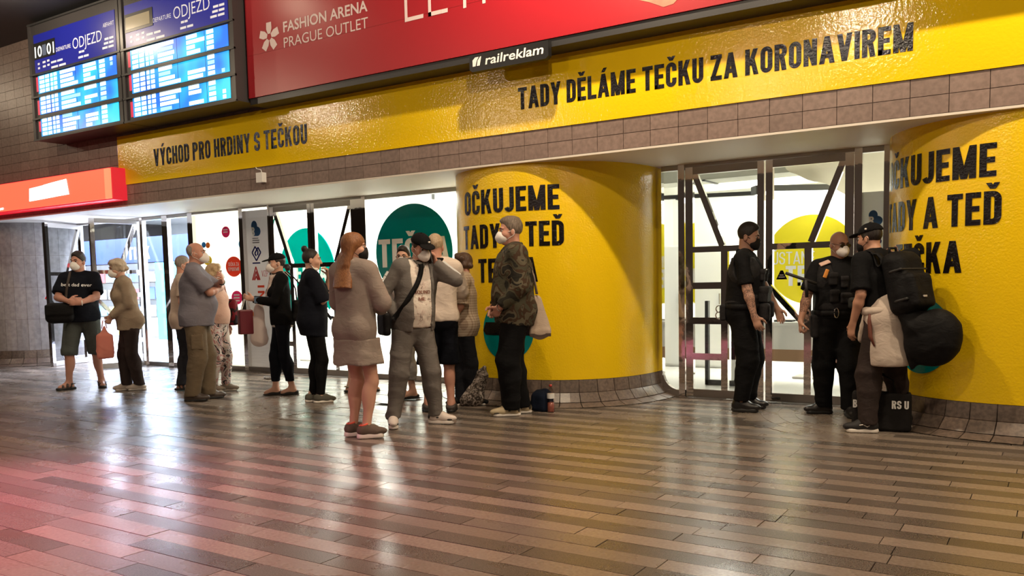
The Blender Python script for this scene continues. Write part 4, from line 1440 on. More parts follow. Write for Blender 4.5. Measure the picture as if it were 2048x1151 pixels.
def hair_mat(name, c, c2=None, rough=.5):
    c2 = c2 or tuple(min(1, q * 1.7 + .01) for q in c)
    m = bpy.data.materials.new(name); m.use_nodes = True
    t = m.node_tree; b = t.nodes['Principled BSDF']
    tc = N(t, 'ShaderNodeTexCoord')
    mp = N(t, 'ShaderNodeMapping'); mp.inputs['Scale'].default_value = (1.0, 1.0, .12)
    n = N(t, 'ShaderNodeTexNoise', Scale=150.0, Detail=3.0)
    t.links.new(tc.outputs['Object'], mp.inputs['Vector']); t.links.new(mp.outputs[0], n.inputs['Vector'])
    r = N(t, 'ShaderNodeValToRGB'); r.color_ramp.elements[0].position = .35; r.color_ramp.elements[1].position = .68
    r.color_ramp.elements[0].color = rgb(c); r.color_ramp.elements[1].color = rgb(c2)
    t.links.new(n.outputs['Fac'], r.inputs['Fac']); t.links.new(r.outputs['Color'], b.inputs['Base Color'])
    bp = N(t, 'ShaderNodeBump', Strength=.6, Distance=.006)
    t.links.new(n.outputs['Fac'], bp.inputs['Height']); t.links.new(bp.outputs['Normal'], b.inputs['Normal'])
    b.inputs['Roughness'].default_value = rough; b.inputs['Specular IOR Level'].default_value = .35
    return m


K = dict(
    mask_white=mat('mask_white', (.82, .78, .74), .75, spec=.2, bump=(60, .15, .004)), mask_black=mat('mask_black', (.012, .011, .012), .7, spec=.25),
    strap_white=mat('elastic_white', (.7, .67, .64), .8), strap_black=mat('elastic_black', (.01, .01, .01), .8),
    eye_white=mat('eye_white', (.42, .38, .35), .3), iris=mat('eye_iris', (.03, .02, .015), .15), brow=mat('eyebrow', (.05, .03, .02), .9),
    black=cloth('black_cotton', (.0045, .0045, .005), (.008, .008, .009)), navy_black=cloth('navy_black_cotton', (.0045, .0055, .010), (.008, .0095, .015)),
    rubber_black=mat('black_rubber', (.012, .011, .011), .55), rubber_white=mat('white_rubber', (.78, .72, .66), .55), nylon=cloth('black_nylon', (.005, .005, .0055), (.009, .0085, .009), 20, .6),
)


def ik(a, t, l1, l2, hint):
    a, t = V3(a), V3(t); d = np.linalg.norm(t - a)
    if d > (l1 + l2) * .999:
        t = a + (t - a) * (l1 + l2) * .999 / d; d = np.linalg.norm(t - a)
    u = (t - a) / d; x = (l1 * l1 - l2 * l2 + d * d) / (2 * d); h = math.sqrt(max(l1 * l1 - x * x, 0))
    p = V3(hint) - u * (V3(hint) @ u)
    return a + u * x + unit(p) * h, t


def los_angle(x, y):
    return math.atan2(y - CAM_POS.y, x - CAM_POS.x)


class Person:
    """figure of normalised height 1.75 (scaled by H); local x = its right, y = forward, z = up"""
    def __init__(self, label, pos, H, phi, feet, skin, w=1.0, d=1.0, belly=0.0, female=False, lean=0.0, side=0.0, head=(0, 0, 0), arms=None, sh=1.0, name_loc=None):
        self.s = H / 1.75
        la = los_angle(*pos)
        # heading: phi 0 = towards picture right, 90 = away, 180 = left, 270 = towards the camera
        self.heading = la - PI / 2 + math.radians(phi)
        self.rz = self.heading - PI / 2
        self.root = empty('person', (pos[0], pos[1], 0), self.rz)
        tag(self.root, label, 'person')
        self.w, self.d, self.belly, self.female, self.sh = w, d, belly, female, sh
        self.skin = skin
        self.lean, self.side = lean, side
        self.RU = roty(side) @ rotx(-lean)
        inv = rotz(-self.rz)
        rt, lo_ = V3(math.sin(la), -math.cos(la), 0), V3(math.cos(la), math.sin(la), 0)
        fl = []
        for (r, dd, tp, *rest) in feet:
            p = inv @ (rt * r + lo_ * dd) / self.s
            yaw = (la - PI / 2 + math.radians(tp)) - PI / 2 - self.rz
            fl.append((p, yaw, rest[0] if rest else 0.0))
        fl.sort(key=lambda q: q[0][0])
        self.feet = [fl[1], fl[0]]                     # right, left
        mid = (fl[0][0] + fl[1][0]) / 2
        self.hipc = V3(mid[0] * .9, mid[1] * .9, 0)
        self.legs = []
        for sgn, (p, yaw, lift) in zip((1, -1), self.feet):
            hip = self.hipc + V3(sgn * .085 * w ** .5, 0, .905)
            fw = rotz(yaw) @ V3(0, 1, 0)
            ank = V3(p[0], p[1], .085 + lift)
            kn, ank2 = ik(hip, ank, .425, .405, fw * .7 + V3(0, 1, 0) * .5)
            self.legs.append((hip, kn, ank2, yaw, lift))
        self.shoulder = [self.U((sgn * (.178 if not female else .158) * sh, -.01, 1.425)) for sgn in (1, -1)]
        arms = arms or ({}, {})
        self.arms = []
        for sgn, S, a in zip((1, -1), self.shoulder, arms):
            tgt = a.get('hand', None)
            tgt = (S + V3(sgn * .10, .03, -.52)) if tgt is None else (V3(tgt) + self.hipc * V3(1, 1, 0))
            el, wr = ik(S, tgt, .285, .255, a.get('elbow', (sgn * .5, -1, -.3)))
            h = unit(a['dir']) if 'dir' in a else unit(wr - el)
            nn = V3(a.get('palm', (-sgn, 0, 0))); nn = unit(nn - h * (nn @ h))
            self.arms.append(dict(S=S, E=el, W=wr, h=h, n=nn, curl=a.get('curl', .35), sgn=sgn, spread=a.get('spread', 0.0)))
        yaw, pitch, roll = head
        self.hc = self.U((0, .012, 1.627)) + V3(0, 0, 0)
        self.RH = rotz(yaw) @ rotx(-pitch) @ roty(roll)
        self.meshes = []

    def U(self, p):
        p = V3(p); o = V3(0, 0, .95)
        return self.RU @ (p - o) + o + self.hipc

    def HP(self, *p):
        return self.RH @ V3(*p) + self.hc

    # --- solids shared by skin and clothes
    def torso(self, F, e=0.0, k=.05, low=True):
        w, d, R = self.w, self.d, self.RU
        fm = self.female
        F.ell(self.hipc + V3(0, -.01, .95), (.163 * w + e, .118 * d + e, .125 + e), k=k)
        F.ell(self.U((0, 0, 1.10)), ((.132 if fm else .142) * w + e, .102 * d + e, .17 + e), R, k=k)
        F.ell(self.U((0, 0, 1.29)), ((.146 if fm else .165) * w * self.sh + e, .112 * d + e, .165 + e), R, k=k)
        if self.belly:
            b = self.belly
            F.ell(self.U((0, .045 + .03 * b, 1.06)), (.135 * w + e, .10 + .05 * b + e, .15 + e), R, k=k)
        x = (.135 if fm else .155) * self.sh
        F.cap(self.U((-x, -.01, 1.415)), self.U((x, -.01, 1.415)), .058 + e, k=k)
        for s in (1, -1):
            F.cap(self.U((s * .02, -.015, 1.475)), self.U((s * x, -.01, 1.43)), .048 + e * .7, .05 + e, k=.04)
            F.ell(self.hipc + V3(s * .07, -.055, .93), (.090 * w + e, .080 * d + e, .10 + e), k=.05)
            if fm: F.ell(self.U((s * .072, .078, 1.27)), (.066 + e, .062 + e, .068 + e), R, k=.04)
        return F

    def body(self, hand_step=.0055, bare_feet=False, step=.0135):
        F = Field(); w = self.w
        self.torso(F, -.004)
        neckr = .047 if self.female else .055
        F.cap(self.U((0, -.015, 1.44)), self.HP(0, -.022, -.055), neckr * 1.1, neckr, k=.035)
        H = self.HP; R = self.RH
        F.ell(H(0, -.010, .034), (.0735, .093, .086), R, k=.03)
        F.ell(H(0, .026, -.038), (.056, .066, .072), R, k=.035)
        F.ell(H(0, .062, -.090), (.026, .024, .022), R, k=.03)
        for s in (1, -1):
            F.ell(H(s * .040, .055, -.025), (.026, .028, .026), R, k=.025)     # cheek
            F.ell(H(s * .075, -.012, -.010), (.009, .020, .031), R, k=.008)    # ear
            F.cap(H(s * .012, .088, .030), H(s * .048, .074, .030), .0085, .007, k=.012)   # brow
            F.ell(H(s * .031, .100, .008), (.017, .014, .011), R, k=.012, sub=True)          # eye socket
        F.cap(H(0, .090, .012), H(0, .108, -.028), .0075, .0125, k=.014)
        F.cap(H(-.020, .083, -.060), H(.020, .083, -.060), .0085, k=.008)
        F.cap(H(-.022, .094, -.0600), H(.022, .094, -.0600), .0022, k=.004, sub=True)
        for a in self.arms:
            aw = .5 + .5 * w
            F.cap(a['S'], a['E'], (.050 if not self.female else .043) * aw, (.039 if not self.female else .034) * aw, k=.035)
            m = a['E'] + (a['W'] - a['E']) * .3
            F.cap(a['E'], m, .038 * aw * (.9 if self.female else 1), .041 * aw * (.87 if self.female else 1), k=.02)
            F.cap(m, a['W'], .040 * aw * (.87 if self.female else 1), .0265 * (.9 if self.female else 1), k=.02)
            self.hand(F, a)
        for (hip, kn, ank, yaw, lift) in self.legs:
            F.cap(hip, kn, .086 * w, .057 * (.5 + .5 * w), k=.04)
            fw = rotz(yaw) @ V3(0, 1, 0)
            c = kn + (ank - kn) * .32 - fw * .018
            F.cap(kn, ank, .052 * (.5 + .5 * w), .036, k=.03)
            F.ell(c, (.053, .056, .125), k=.03)
            F.cap(ank - fw * .03 + V3(0, 0, -.05), ank + fw * .12 + V3(0, 0, -.055), .032, .026, k=.03)
            F.cap(ank + V3(0, 0, -.0), ank + fw * .10 + V3(0, 0, -.05), .036, .028, k=.03)
        fine = [(self.hc - .13, self.hc + .13, .0068)]
        for a in self.arms:
            c = a['W'] + a['h'] * .08
            fine.append((c - .10, c + .10, hand_step))
        vs, fs = F.mesh(step, fine)
        return self.emit('body', vs, fs, self.skin)

    def hand(self, F, a):
        W, h, n, sg, c = a['W'], a['h'], a['n'], a['sgn'], a['curl']
        th = np.cross(h, n) * sg
        q = .90 if self.female else 1.0
        F.cap(W + h * .02 * q, W + h * .078 * q, .030 * q, .038 * q, flat=(n, .42), k=.02)
        F.cap(W, W + h * .03, .024 * q, .026 * q, flat=(n, .75), k=.02)
        for i, (L, back) in enumerate(((.070, .0), (.079, -.004), (.073, .0), (.057, .010))):
            o = (.029 - .0193 * i) * q
            p = W + h * (.090 - back) * q + th * o
            ang = 0.0
            r0 = .0088 * q
            sp = a['spread'] * (1.5 - i) * .12
            for j, f in enumerate((.46, .30, .24)):
                ang += c * (.75, 1.0, .6)[j]
                dv = unit(h * math.cos(ang) + n * math.sin(ang) + th * sp)
                e = p + dv * L * f * q
                F.cap(p, e, r0 - .0006 * j, r0 - .0006 * (j + 1), k=.004)
                p = e
        p = W + h * .022 * q + th * .022 * q
        for j, (L, dv, r) in enumerate(((.042, h * .62 + th * .72 + n * .30, .0125), (.032, h * .85 + th * .35 + n * (.25 + .5 * c), .0105), (.026, h * .85 + th * .05 + n * (.2 + .7 * c), .0092))):
            e = p + unit(dv) * L * q
            F.cap(p, e, r * q, (r - .001) * q, k=.008 if j else .02)
            p = e

    def emit(self, name, vs, fs, m, parent=None, smooth=True):
        return np_mesh(name, vs, fs, m, parent or self.root, smooth, self.s)

    def bvh(self, *objs):
        vs, fs = [], []
        for o in objs:
            n = len(vs)
            vs += [v.co.copy() for v in o.data.vertices]; fs += [tuple(i + n for i in p.vertices) for p in o.data.polygons]
        return BVHTree.FromPolygons(vs, fs)

    # --- clothes
    def top(self, name, m, e=.014, sleeve='short', hem=.90, fold=(.0045, 40, 1.0), flare=0.0, sl_e=.016, sl_frac=.72, step=.0125, open_front=None, collar=None, cuff=.0, hem_tilt=0.0, tunic=True, parent=None, bag_hem=0.0):
        F = Field(); self.torso(F, e)
        w = self.w
        if hem < 1.2: self.top_hem = min(getattr(self, 'top_hem', 9), hem)
        if tunic:
            rt = .150 * w * (.93 if self.female else 1) + e
            F.cap(self.U((0, .0, 1.24)), self.U((0, .0, 1.06)) * V3(1, 1, 0) + V3(0, 0, hem - .16), rt, rt * (1.02 + flare), flat=((0, 1, 0), .74 * self.d + .04 * self.belly), k=.06)
        if bag_hem:
            F.ell(self.hipc + V3(0, 0, hem + .06), (.165 * w + bag_hem, .12 * self.d + bag_hem, .06), k=.05)
        for a in self.arms:
            S, E, W = a['S'], a['E'], a['W']
            aw = .5 + .5 * w
            if sleeve == 'short':
                end = S + (E - S) * sl_frac
                F.cap(S, S + (E - S) * (sl_frac + .15), .052 * aw + sl_e * .8, .046 * aw + sl_e * 1.5, k=.018, cuts=[(end, unit(E - S))])
            elif sleeve == 'long':
                F.cap(S, E, .052 * aw + sl_e, .043 * aw + sl_e, k=.014)
                end = W - unit(W - E) * cuff
                F.cap(E, W + unit(W - E) * .03, .044 * aw + sl_e, .030 + sl_e * .8, k=.014, cuts=[(end, unit(W - E))])
        if collar:
            C = Field()
            for q in range(18):
                a0, a1 = 2 * PI * q / 18, 2 * PI * (q + 1) / 18
                for zz, rr in ((1.466, .070), (1.466 + collar * .5, .066)):
                    C.cap(self.U((rr * math.cos(a0), -.012 + rr * math.sin(a0), zz - .018 * math.sin(a0))), self.U((rr * math.cos(a1), -.012 + rr * math.sin(a1), zz - .018 * math.sin(a1))), .015, k=.014)
        if open_front:
            x0, x1, zt = open_front
            F.box(self.U((0, .22, 1.16)) + V3((x0 + x1) / 2, 0, 0), ((x1 - x0) / 2, .20, .44), .03, k=.01, sub=True)
        F.cut((0, 0, hem), (0, hem_tilt, -1))
        vs, fs = F.mesh(step, fold=fold, clip=(V3(-9, -9, hem - .01), V3(9, 9, 9)))
        o = self.emit(name, vs, fs, m, parent)
        if collar:
            vs, fs = C.mesh(.0085)
            self.emit('collar', vs, fs, m, o)
        return o

    def bottom(self, name, m, e=.012, hem=.06, ankle=.052, waist=1.0, fold=(.0045, 42, 2.0), step=.0125, knee=.0, skirt=None, tuck=.035):
        F = Field(); w = self.w
        waist = min(waist, getattr(self, 'top_hem', 9) + tuck)
        F.ell(self.hipc + V3(0, -.01, .95), (.163 * w + e, .118 * self.d + e, .13 + e), k=.04)
        if self.belly: F.ell(self.U((0, .03, 1.0)), (.14 * w + e, .11 + .03 * self.belly + e, .10), k=.04)
        for s in (1, -1):
            F.ell(self.hipc + V3(s * .07, -.055, .93), (.090 * w + e, .080 * self.d + e, .10 + e), k=.05)
        for (hip, kn, ank, yaw, lift) in self.legs:
            ke = .057 * (.5 + .5 * w) + e + knee
            F.cap(hip, kn, .088 * w + e, ke, k=.03)
            F.cap(kn, ank - V3(0, 0, .05), ke, ankle, k=.025)
            if hem < .4:
                fw = rotz(yaw) @ V3(0, 1, 0)
                F.ell(kn + (ank - kn) * .32 - fw * .018, (.054 + e, .057 + e, .13), k=.03)
        if skirt:
            F.cap(self.hipc + V3(0, 0, .95), self.hipc + V3(0, 0, hem - .05), .165 * w + e, .165 * w + e + skirt, flat=((0, 1, 0), .8), k=.05)
        F.cut((0, 0, hem), (0, 0, -1)).cut(self.hipc + V3(0, 0, waist), (0, 0, 1))
        vs, fs = F.mesh(step, fold=fold)
        return self.emit(name, vs, fs, m)

    def xf_foot(self, vs, i, lift_pitch=0.0):
        hip, kn, ank, yaw, lift = self.legs[i]
        p = np.asarray(vs) @ rotx(-lift_pitch).T @ rotz(yaw).T
        return p + V3(ank[0], ank[1], lift)

    def shoes(self, kind, upper, sole=None, sole_h=.022, laces=None, pitch=(0, 0), accent=None, panel=None):
        for i in (0, 1):
            F = Field(); G = Field(); wd = .94 if self.female else 1.0
            z = sole_h
            L = .165 if not self.female else .150
            if kind in ('sneaker', 'boot', 'slip'):
                F.ell((0, L - .055, z + .018), (.044 * wd, .085, .036), k=.03)
                F.cap((0, -.04, z + .025), (0, .07, z + .022), .042 * wd, .042 * wd, k=.03)
                F.cap((0, -.022, z + .04), (0, .055, z + .050), .036 * wd, .032 * wd, k=.03)
                hi = .10 if kind == 'sneaker' else (.16 if kind == 'boot' else .075)
                F.cap((0, -.022, z + .03), (0, -.012, z + hi - .02), .042 * wd, .045 * wd, k=.03)
                F.cut((0, 0, z + hi - .012), (0, -.35, 1)).cut((0, 0, z * .6), (0, 0, -1))
                if kind != 'boot': F.cap((0, -.015, z + .07), (0, -.005, z + .20), .033 * wd, .036 * wd, k=.008, sub=True)
            elif kind == 'flat':
                F.ell((0, L - .06, z + .012), (.040 * wd, .085, .026), k=.03)
                F.cap((0, -.04, z + .02), (0, .06, z + .016), .038 * wd, .038 * wd, k=.03)
                F.cap((0, -.02, z + .045), (0, .045, z + .06), .034, .034, k=.008, sub=True)
                F.cut((0, 0, z + .045), (0, .25, 1)).cut((0, 0, z * .6), (0, 0, -1))
            elif kind == 'sandal':
                # broad straps over the bare foot
                for (y, zz, hw) in ((.10, .062, .040), (.045, .088, .042)):
                    arc = [(hw * math.cos(t_) * wd, y - .012 * math.sin(t_), z + (zz - z) * math.sin(t_)) for t_ in np.linspace(0, PI, 9)]
                    for q0, q1 in zip(arc, arc[1:]): F.cap(q0, q1, .016, flat=((0, 0, 1), .55) if abs(q0[0]) < .03 else ((1, 0, 0), .5), k=.006)
                ring = [(.040 * math.cos(t_) * wd, -.02 - .045 * math.sin(t_), .075) for t_ in np.linspace(-.3, PI + .3, 10)]
                for q0, q1 in zip(ring, ring[1:]): F.cap(q0, q1, .010, k=.006)
                F.cap((.040 * wd, -.02, .075), (.040 * wd, .0, z), .009, k=.006); F.cap((-.040 * wd, -.02, .075), (-.040 * wd, .0, z), .009, k=.006)
                F.cut((0, 0, z * .6), (0, 0, -1))
            G.cap((0, -.042, z / 2), (0, L - .042, z / 2), .043 * wd, .046 * wd, k=.005)
            G.cut((0, 0, .002), (0, 0, -1)).cut((0, 0, z + .008), (0, 0, 1))
            vs, fs = F.mesh(.0085)
            sh = self.emit('shoe', self.xf_foot(vs, i, pitch[i]), fs, upper)
            vs, fs = G.mesh(.0085)
            self.emit('sole', self.xf_foot(vs, i, pitch[i]), fs, sole or K['rubber_black'], sh)
            if laces:
                mb = MB()
                for k_ in range(3):
                    y, zz = .035 + .025 * k_, z + .084 - .012 * k_
                    mb.tube([self.xf_foot([(-.024, y, zz - .012)], i, pitch[i])[0], self.xf_foot([(0, y + .004, zz)], i, pitch[i])[0], self.xf_foot([(.024, y, zz - .012)], i, pitch[i])[0]], .004, 5)
                o = mb.build('laces', laces, sh, True); o.data.transform(Matrix.Scale(self.s, 4))
            if panel:
                for (cy_, cz_, ry_, rz_) in ((.02, z + .030, .045, .018), (L - .035, z + .012, .045, .014), (-.055, z + .035, .022, .030)):
                    vs, fs = Field().ell((0, cy_, cz_), (.0495 * wd if cy_ < .05 else .0475 * wd, ry_ * 1.1, rz_ * 1.15)).mesh(.007, pad=.014)
                    self.emit('side_panel', self.xf_foot(vs, i, pitch[i]), fs, panel, sh)
            if accent:
                Q = Field()
                Q.cap((0, -.022, z + .07), (0, -.012, z + .085), .047 * wd, .047 * wd, k=.01)
                Q.cap((0, -.015, z + .05), (0, -.005, z + .20), .037 * wd, .038 * wd, k=.004, sub=True)
                Q.cut((0, 0, z + .095), (0, -.35, 1)).cut((0, 0, z + .07), (0, 0, -1))
                vs, fs = Q.mesh(.007)
                if len(fs): self.emit('collar_lining', self.xf_foot(vs, i, pitch[i]), fs, accent, sh)

    # --- head
    def eyes(self, brow=None, closed=False):
        for s in (1, -1):
            c = self.HP(s * .031, .0755, .008)
            vs, fs = [], []
            n, m_ = 10, 7
            for j in range(m_ + 1):
                t = PI * j / m_
                for k in range(n):
                    a = 2 * PI * k / n
                    p = self.RH @ V3(.0135 * math.sin(t) * math.cos(a), .0135 * math.cos(t), .0125 * math.sin(t) * math.sin(a) * .9)
                    vs.append((c + p) * self.s)
            for j in range(m_):
                for k in range(n):
                    fs.append((j * n + k, j * n + (k + 1) % n, (j + 1) * n + (k + 1) % n, (j + 1) * n + k))
            o = mesh_obj('eye', vs, fs, [K['eye_white'], K['iris']], self.root, True)
            for p in o.data.polygons:
                if p.index < 2 * n: p.material_index = 1
        for s in (1, -1):
            F = Field()
            F.cap(self.HP(s * .014, .096, .028), self.HP(s * .032, .091, .033), .0048, .0055, k=.004); F.cap(self.HP(s * .032, .091, .033), self.HP(s * .050, .076, .028), .005, .003, k=.004)
            vs, fs = F.mesh(.0045, pad=.012)
            self.emit('eyebrow', vs, fs, brow or K['brow'])

    def mask(self, kind='white', shape='cup'):
        m = K['mask_' + kind]; H = self.HP; R = self.RH
        F = Field()
        if shape == 'cup':
            F.ell(H(0, .066, -.048), (.060, .062, .056), R, k=.01)
            F.cap(H(0, .09, -.002), H(0, .10, -.075), .016, .02, k=.03)
            F.cap(H(0, .105, -.04), H(0, .122, -.05), .022, .012, k=.03)
            F.cut(H(0, .034, 0), R @ V3(0, -1, .12))
        else:
            F.ell(H(0, .060, -.048), (.063, .056, .060), R, k=.01)
            F.cap(H(0, .09, .0), H(0, .092, -.08), .016, .022, k=.03)
            F.cut(H(0, .028, 0), R @ V3(0, -1, .10))
        F.cut(H(0, .1, .006), R @ V3(0, -.35, 1)).cut(H(0, 0, -.112), R @ V3(0, -.1, -1))
        vs, fs = F.mesh(.0066)
        o = self.emit('mask', vs, fs, m)
        for s in (1, -1):
            q = MB().tube([H(s * .056, .045, -.018), H(s * .070, .02, -.004), H(s * .081, -.016, .012), H(s * .081, -.030, -.010), H(s * .079, -.016, -.038), H(s * .068, .02, -.056), H(s * .054, .045, -.078)], .0026, 5).build('ear_loop', K['strap_' + kind], o, True)
            q.data.transform(Matrix.Scale(self.s, 4))
        return o

    def hair(self, style, m, fold=(.0035, 70, 1.0)):
        H, R = self.HP, self.RH
        F = Field()
        n = R @ V3(0, .82, -.62)
        if style in ('short', 'thick', 'fringe', 'cropped'):
            g = dict(short=.008, thick=.013, cropped=.0035, fringe=.004)[style]
            F.ell(H(0, -.013, .034 + g * .8), (.0740 + g * .45, .0935 + g * .6, .086 + g), R, k=.01)
            if style == 'thick': F.ell(H(0, .030, .098), (.050, .052, .030), R, k=.03)
            for s in (1, -1): F.cap(H(s * .071, -.005, .02), H(s * .071, .004, -.012), .0085, .005, k=.008)
            F.cut(H(0, .070, .070), R @ V3(0, .80, -.60)).cut(H(0, 0, -.062), R @ V3(0, -.25, -1))
            if style == 'fringe':        # bald on top
                F.cut(H(0, 0, .062), R @ V3(0, .5, 1))
            st = .007
        elif style == 'long':
            F.ell(H(0, -.014, .036), (.086, .104, .097), R, k=.01)
            F.cap(H(0, -.045, .02), H(0, -.070, -.14), .084, .084, flat=(R @ V3(0, 1, 0), .60), k=.04)
            F.cap(H(0, -.080, -.12), self.U((.0, -.185, 1.22)), .085, .098, flat=(self.RU @ V3(0, 1, 0), .36), k=.04)
            for s in (1, -1):
                F.cap(H(s * .070, -.015, .03), H(s * .080, -.06, -.15), .030, .034, k=.03)
            F.ell(H(0, .075, -.05), (.066, .08, .105), R, k=.01, sub=True)
            F.cut(self.U((0, 0, 1.285)), (0, 0, -1))
            st = .008
        elif style == 'bob':             # short curly set
            F.ell(H(0, -.016, .028), (.093, .108, .104), R, k=.01)
            for (x, y, z) in ((.08, -.03, -.02), (-.08, -.03, -.02), (.05, -.09, -.03), (-.05, -.09, -.03), (.05, .045, .082), (-.05, .045, .082), (0, .05, .095), (.075, .0, .06), (-.075, .0, .06)):
                F.ell(H(x, y, z), (.036, .036, .034), R, k=.02)
            F.ell(H(0, .110, -.030), (.060, .075, .094), R, k=.012, sub=True)
            F.cut(H(0, 0, -.085), R @ V3(0, 0, -1))
            st = .0075
        elif style == 'bun':
            F.ell(H(0, -.014, .034), (.079, .100, .093), R, k=.01)
            F.cut(H(0, .060, .074), n)
            F.ell(H(0, -.085, .125), (.038, .038, .036), R, k=.012)
            F.cap(H(0, -.06, .09), H(0, -.08, .115), .028, k=.02)
            st = .007
        elif style == 'pony':
            F.ell(H(0, -.014, .030), (.079, .100, .090), R, k=.01)
            F.cut(H(0, .060, .07), n)
            F.ell(H(0, -.125, -.055), (.036, .038, .046), R, k=.02)
            st = .007
        vs, fs = F.mesh(st, fold=fold)
        return self.emit('hair', vs, fs, m)

    def cap(self, m, back=False, mark=None):
        H, R = self.HP, self.RH
        F = Field()
        F.ell(H(0, -.012, .045), (.088, .108, .088), R, k=.01)
        F.cut(H(0, 0, .048), R @ V3(0, -.12, -1))
        vs, fs = F.mesh(.0075, fold=(.0015, 60, 1))
        o = self.emit('cap', vs, fs, m)
        s = -1 if back else 1
        B = Field()
        B.ell(H(0, s * .115, .046 if not back else .03), (.074, .066, .011), R @ rotx(-.22 * s), k=.01)
        B.cut(H(0, s * .06, 0), R @ V3(0, -s, 0))
        vs, fs = B.mesh(.007)
        self.emit('brim', vs, fs, m, o)
        Bt = Field().ell(H(0, -.012, .134), (.009, .009, .006), R)
        vs, fs = Bt.mesh(.005, pad=.015)
        self.emit('button', vs, fs, m, o)
        if mark:
            Q = Field().box(H(*mark[:3]), (.012, .006, .008), .003, R)
            vs, fs = Q.mesh(.005, pad=.012); self.emit('cap_logo', vs, fs, mark[3], o)
        return o

    def glasses(self, dark=False):
        H = self.HP
        mb = MB()
        for s in (1, -1):
            ring = [H(s * .033 + .023 * math.cos(a), .105 - abs(math.cos(a)) * .002, .006 + .017 * math.sin(a)) for a in np.linspace(0, 2 * PI, 13)]
            mb.tube(ring, .0022, 5)
            mb.tube([H(s * .056, .100, .010), H(s * .076, .05, .012), H(s * .080, -.015, .010)], .0022, 5)
        mb.tube([H(-.010, .107, .01), H(.010, .107, .01)], .0022, 5)
        o = mb.build('glasses', K['rubber_black'], self.root, True); o.data.transform(Matrix.Scale(self.s, 4))
        if dark:
            for s in (1, -1):
                lens = MB().add([H(s * .033 + .022 * math.cos(a), .104, .006 + .016 * math.sin(a)) for a in np.linspace(0, 2 * PI, 16)[:-1]], [tuple(range(15))])
                q = lens.build('lens', K['iris'], o); q.data.transform(Matrix.Scale(self.s, 4))
        return o

    # --- straps and prints laid on the clothes
    def ribbon(self, name, pts, width, m, bvh, away, off=.006, parent=None, thick=.004):
        """belt through points (normalised), each dropped on the cloth along -away"""
        P = [V3(p) * self.s for p in pts]
        out = []
        for i in range(len(P) - 1):
            for k in range(6): out.append(P[i] + (P[i + 1] - P[i]) * k / 6)
        out.append(P[-1])
        pos, nor = [], []
        for p in out:
            aw = away(p) if callable(away) else V3(away)
            aw = unit(aw)
            hit = bvh.ray_cast(Vector(p + aw * .6), Vector(-aw), 1.2)
            if hit[0] is not None and (V3(hit[0]) - p) @ aw > -.25:
                pos.append(V3(hit[0]) + aw * off); nor.append(aw)
            else:
                pos.append(p + aw * off); nor.append(aw)
        # smooth
        for _ in range(3):
            pos = [pos[0]] + [(pos[i - 1] + 2 * pos[i] + pos[i + 1]) / 4 for i in range(1, len(pos) - 1)] + [pos[-1]]
        vs, fs = [], []
        for i, p in enumerate(pos):
            t = unit(pos[min(i + 1, len(pos) - 1)] - pos[max(i - 1, 0)])
            sd = unit(np.cross(t, nor[i])) * width / 2 * self.s
            vs += [p - sd, p + sd, p + sd + nor[i] * thick, p - sd + nor[i] * thick]
        for i in range(len(pos) - 1):
            a, b = i * 4, i * 4 + 4
            fs += [(a + 3, a + 2, b + 2, b + 3), (a, a + 3, b + 3, b), (a + 2, a + 1, b + 1, b + 2), (a + 1, a, b, b + 1)]
        return mesh_obj(name, vs, fs, m, parent or self.root, True)

    def print_on(self, bvh, x, z, side=1, rot=0.0, off=.004):
        """fn(u, v) laying flat print on the chest (side 1) or back (-1)"""
        s = self.s
        def fn(u, v):
            uu, vv = u * math.cos(rot) - v * math.sin(rot), u * math.sin(rot) + v * math.cos(rot)
            px = x * s - side * uu; pz = z * s + vv
            hit = bvh.ray_cast(Vector((px, side * 1.0, pz)), Vector((0, -side, 0)), 2.0)
            y = hit[0].y if hit[0] is not None else side * .15
            return Vector((px, y + side * off, pz))
        return fn

    def world(self, p):
        """normalised local point -> world"""
        return V3(self.root.location) + rotz(self.rz) @ (V3(p) * self.s)


def thing_field(name, label, cat, loc, rz, F, m, step=.01, fold=None, part='body', s=1.0):
    root = empty(name, loc, rz); tag(root, label, cat)
    vs, fs = F.mesh(step, fold=fold)
    np_mesh(part, vs, fs, m, root, True, s)
    return root

# ================================================================== the people
SKN = dict(fair=skin_mat('skin_fair', (.56, .32, .23)), tan=skin_mat('skin_tan', (.42, .22, .145)), ruddy=skin_mat('skin_ruddy', (.50, .25, .18)), pale=skin_mat('skin_pale', (.60, .37, .28)))
HAIR = dict(dark=hair_mat('hair_dark', (.012, .008, .006)), brown=hair_mat('hair_brown', (.045, .022, .012)), grey=hair_mat('hair_grey', (.20, .17, .15), (.34, .30, .27)),
            blond=hair_mat('hair_blond', (.36, .24, .12), (.55, .40, .24)), white=hair_mat('hair_pale', (.42, .33, .24), (.60, .50, .38)), auburn=hair_mat('hair_auburn', (.15, .058, .022), (.27, .115, .042)), pepper=hair_mat('hair_pepper', (.07, .05, .035), (.22, .17, .13)))


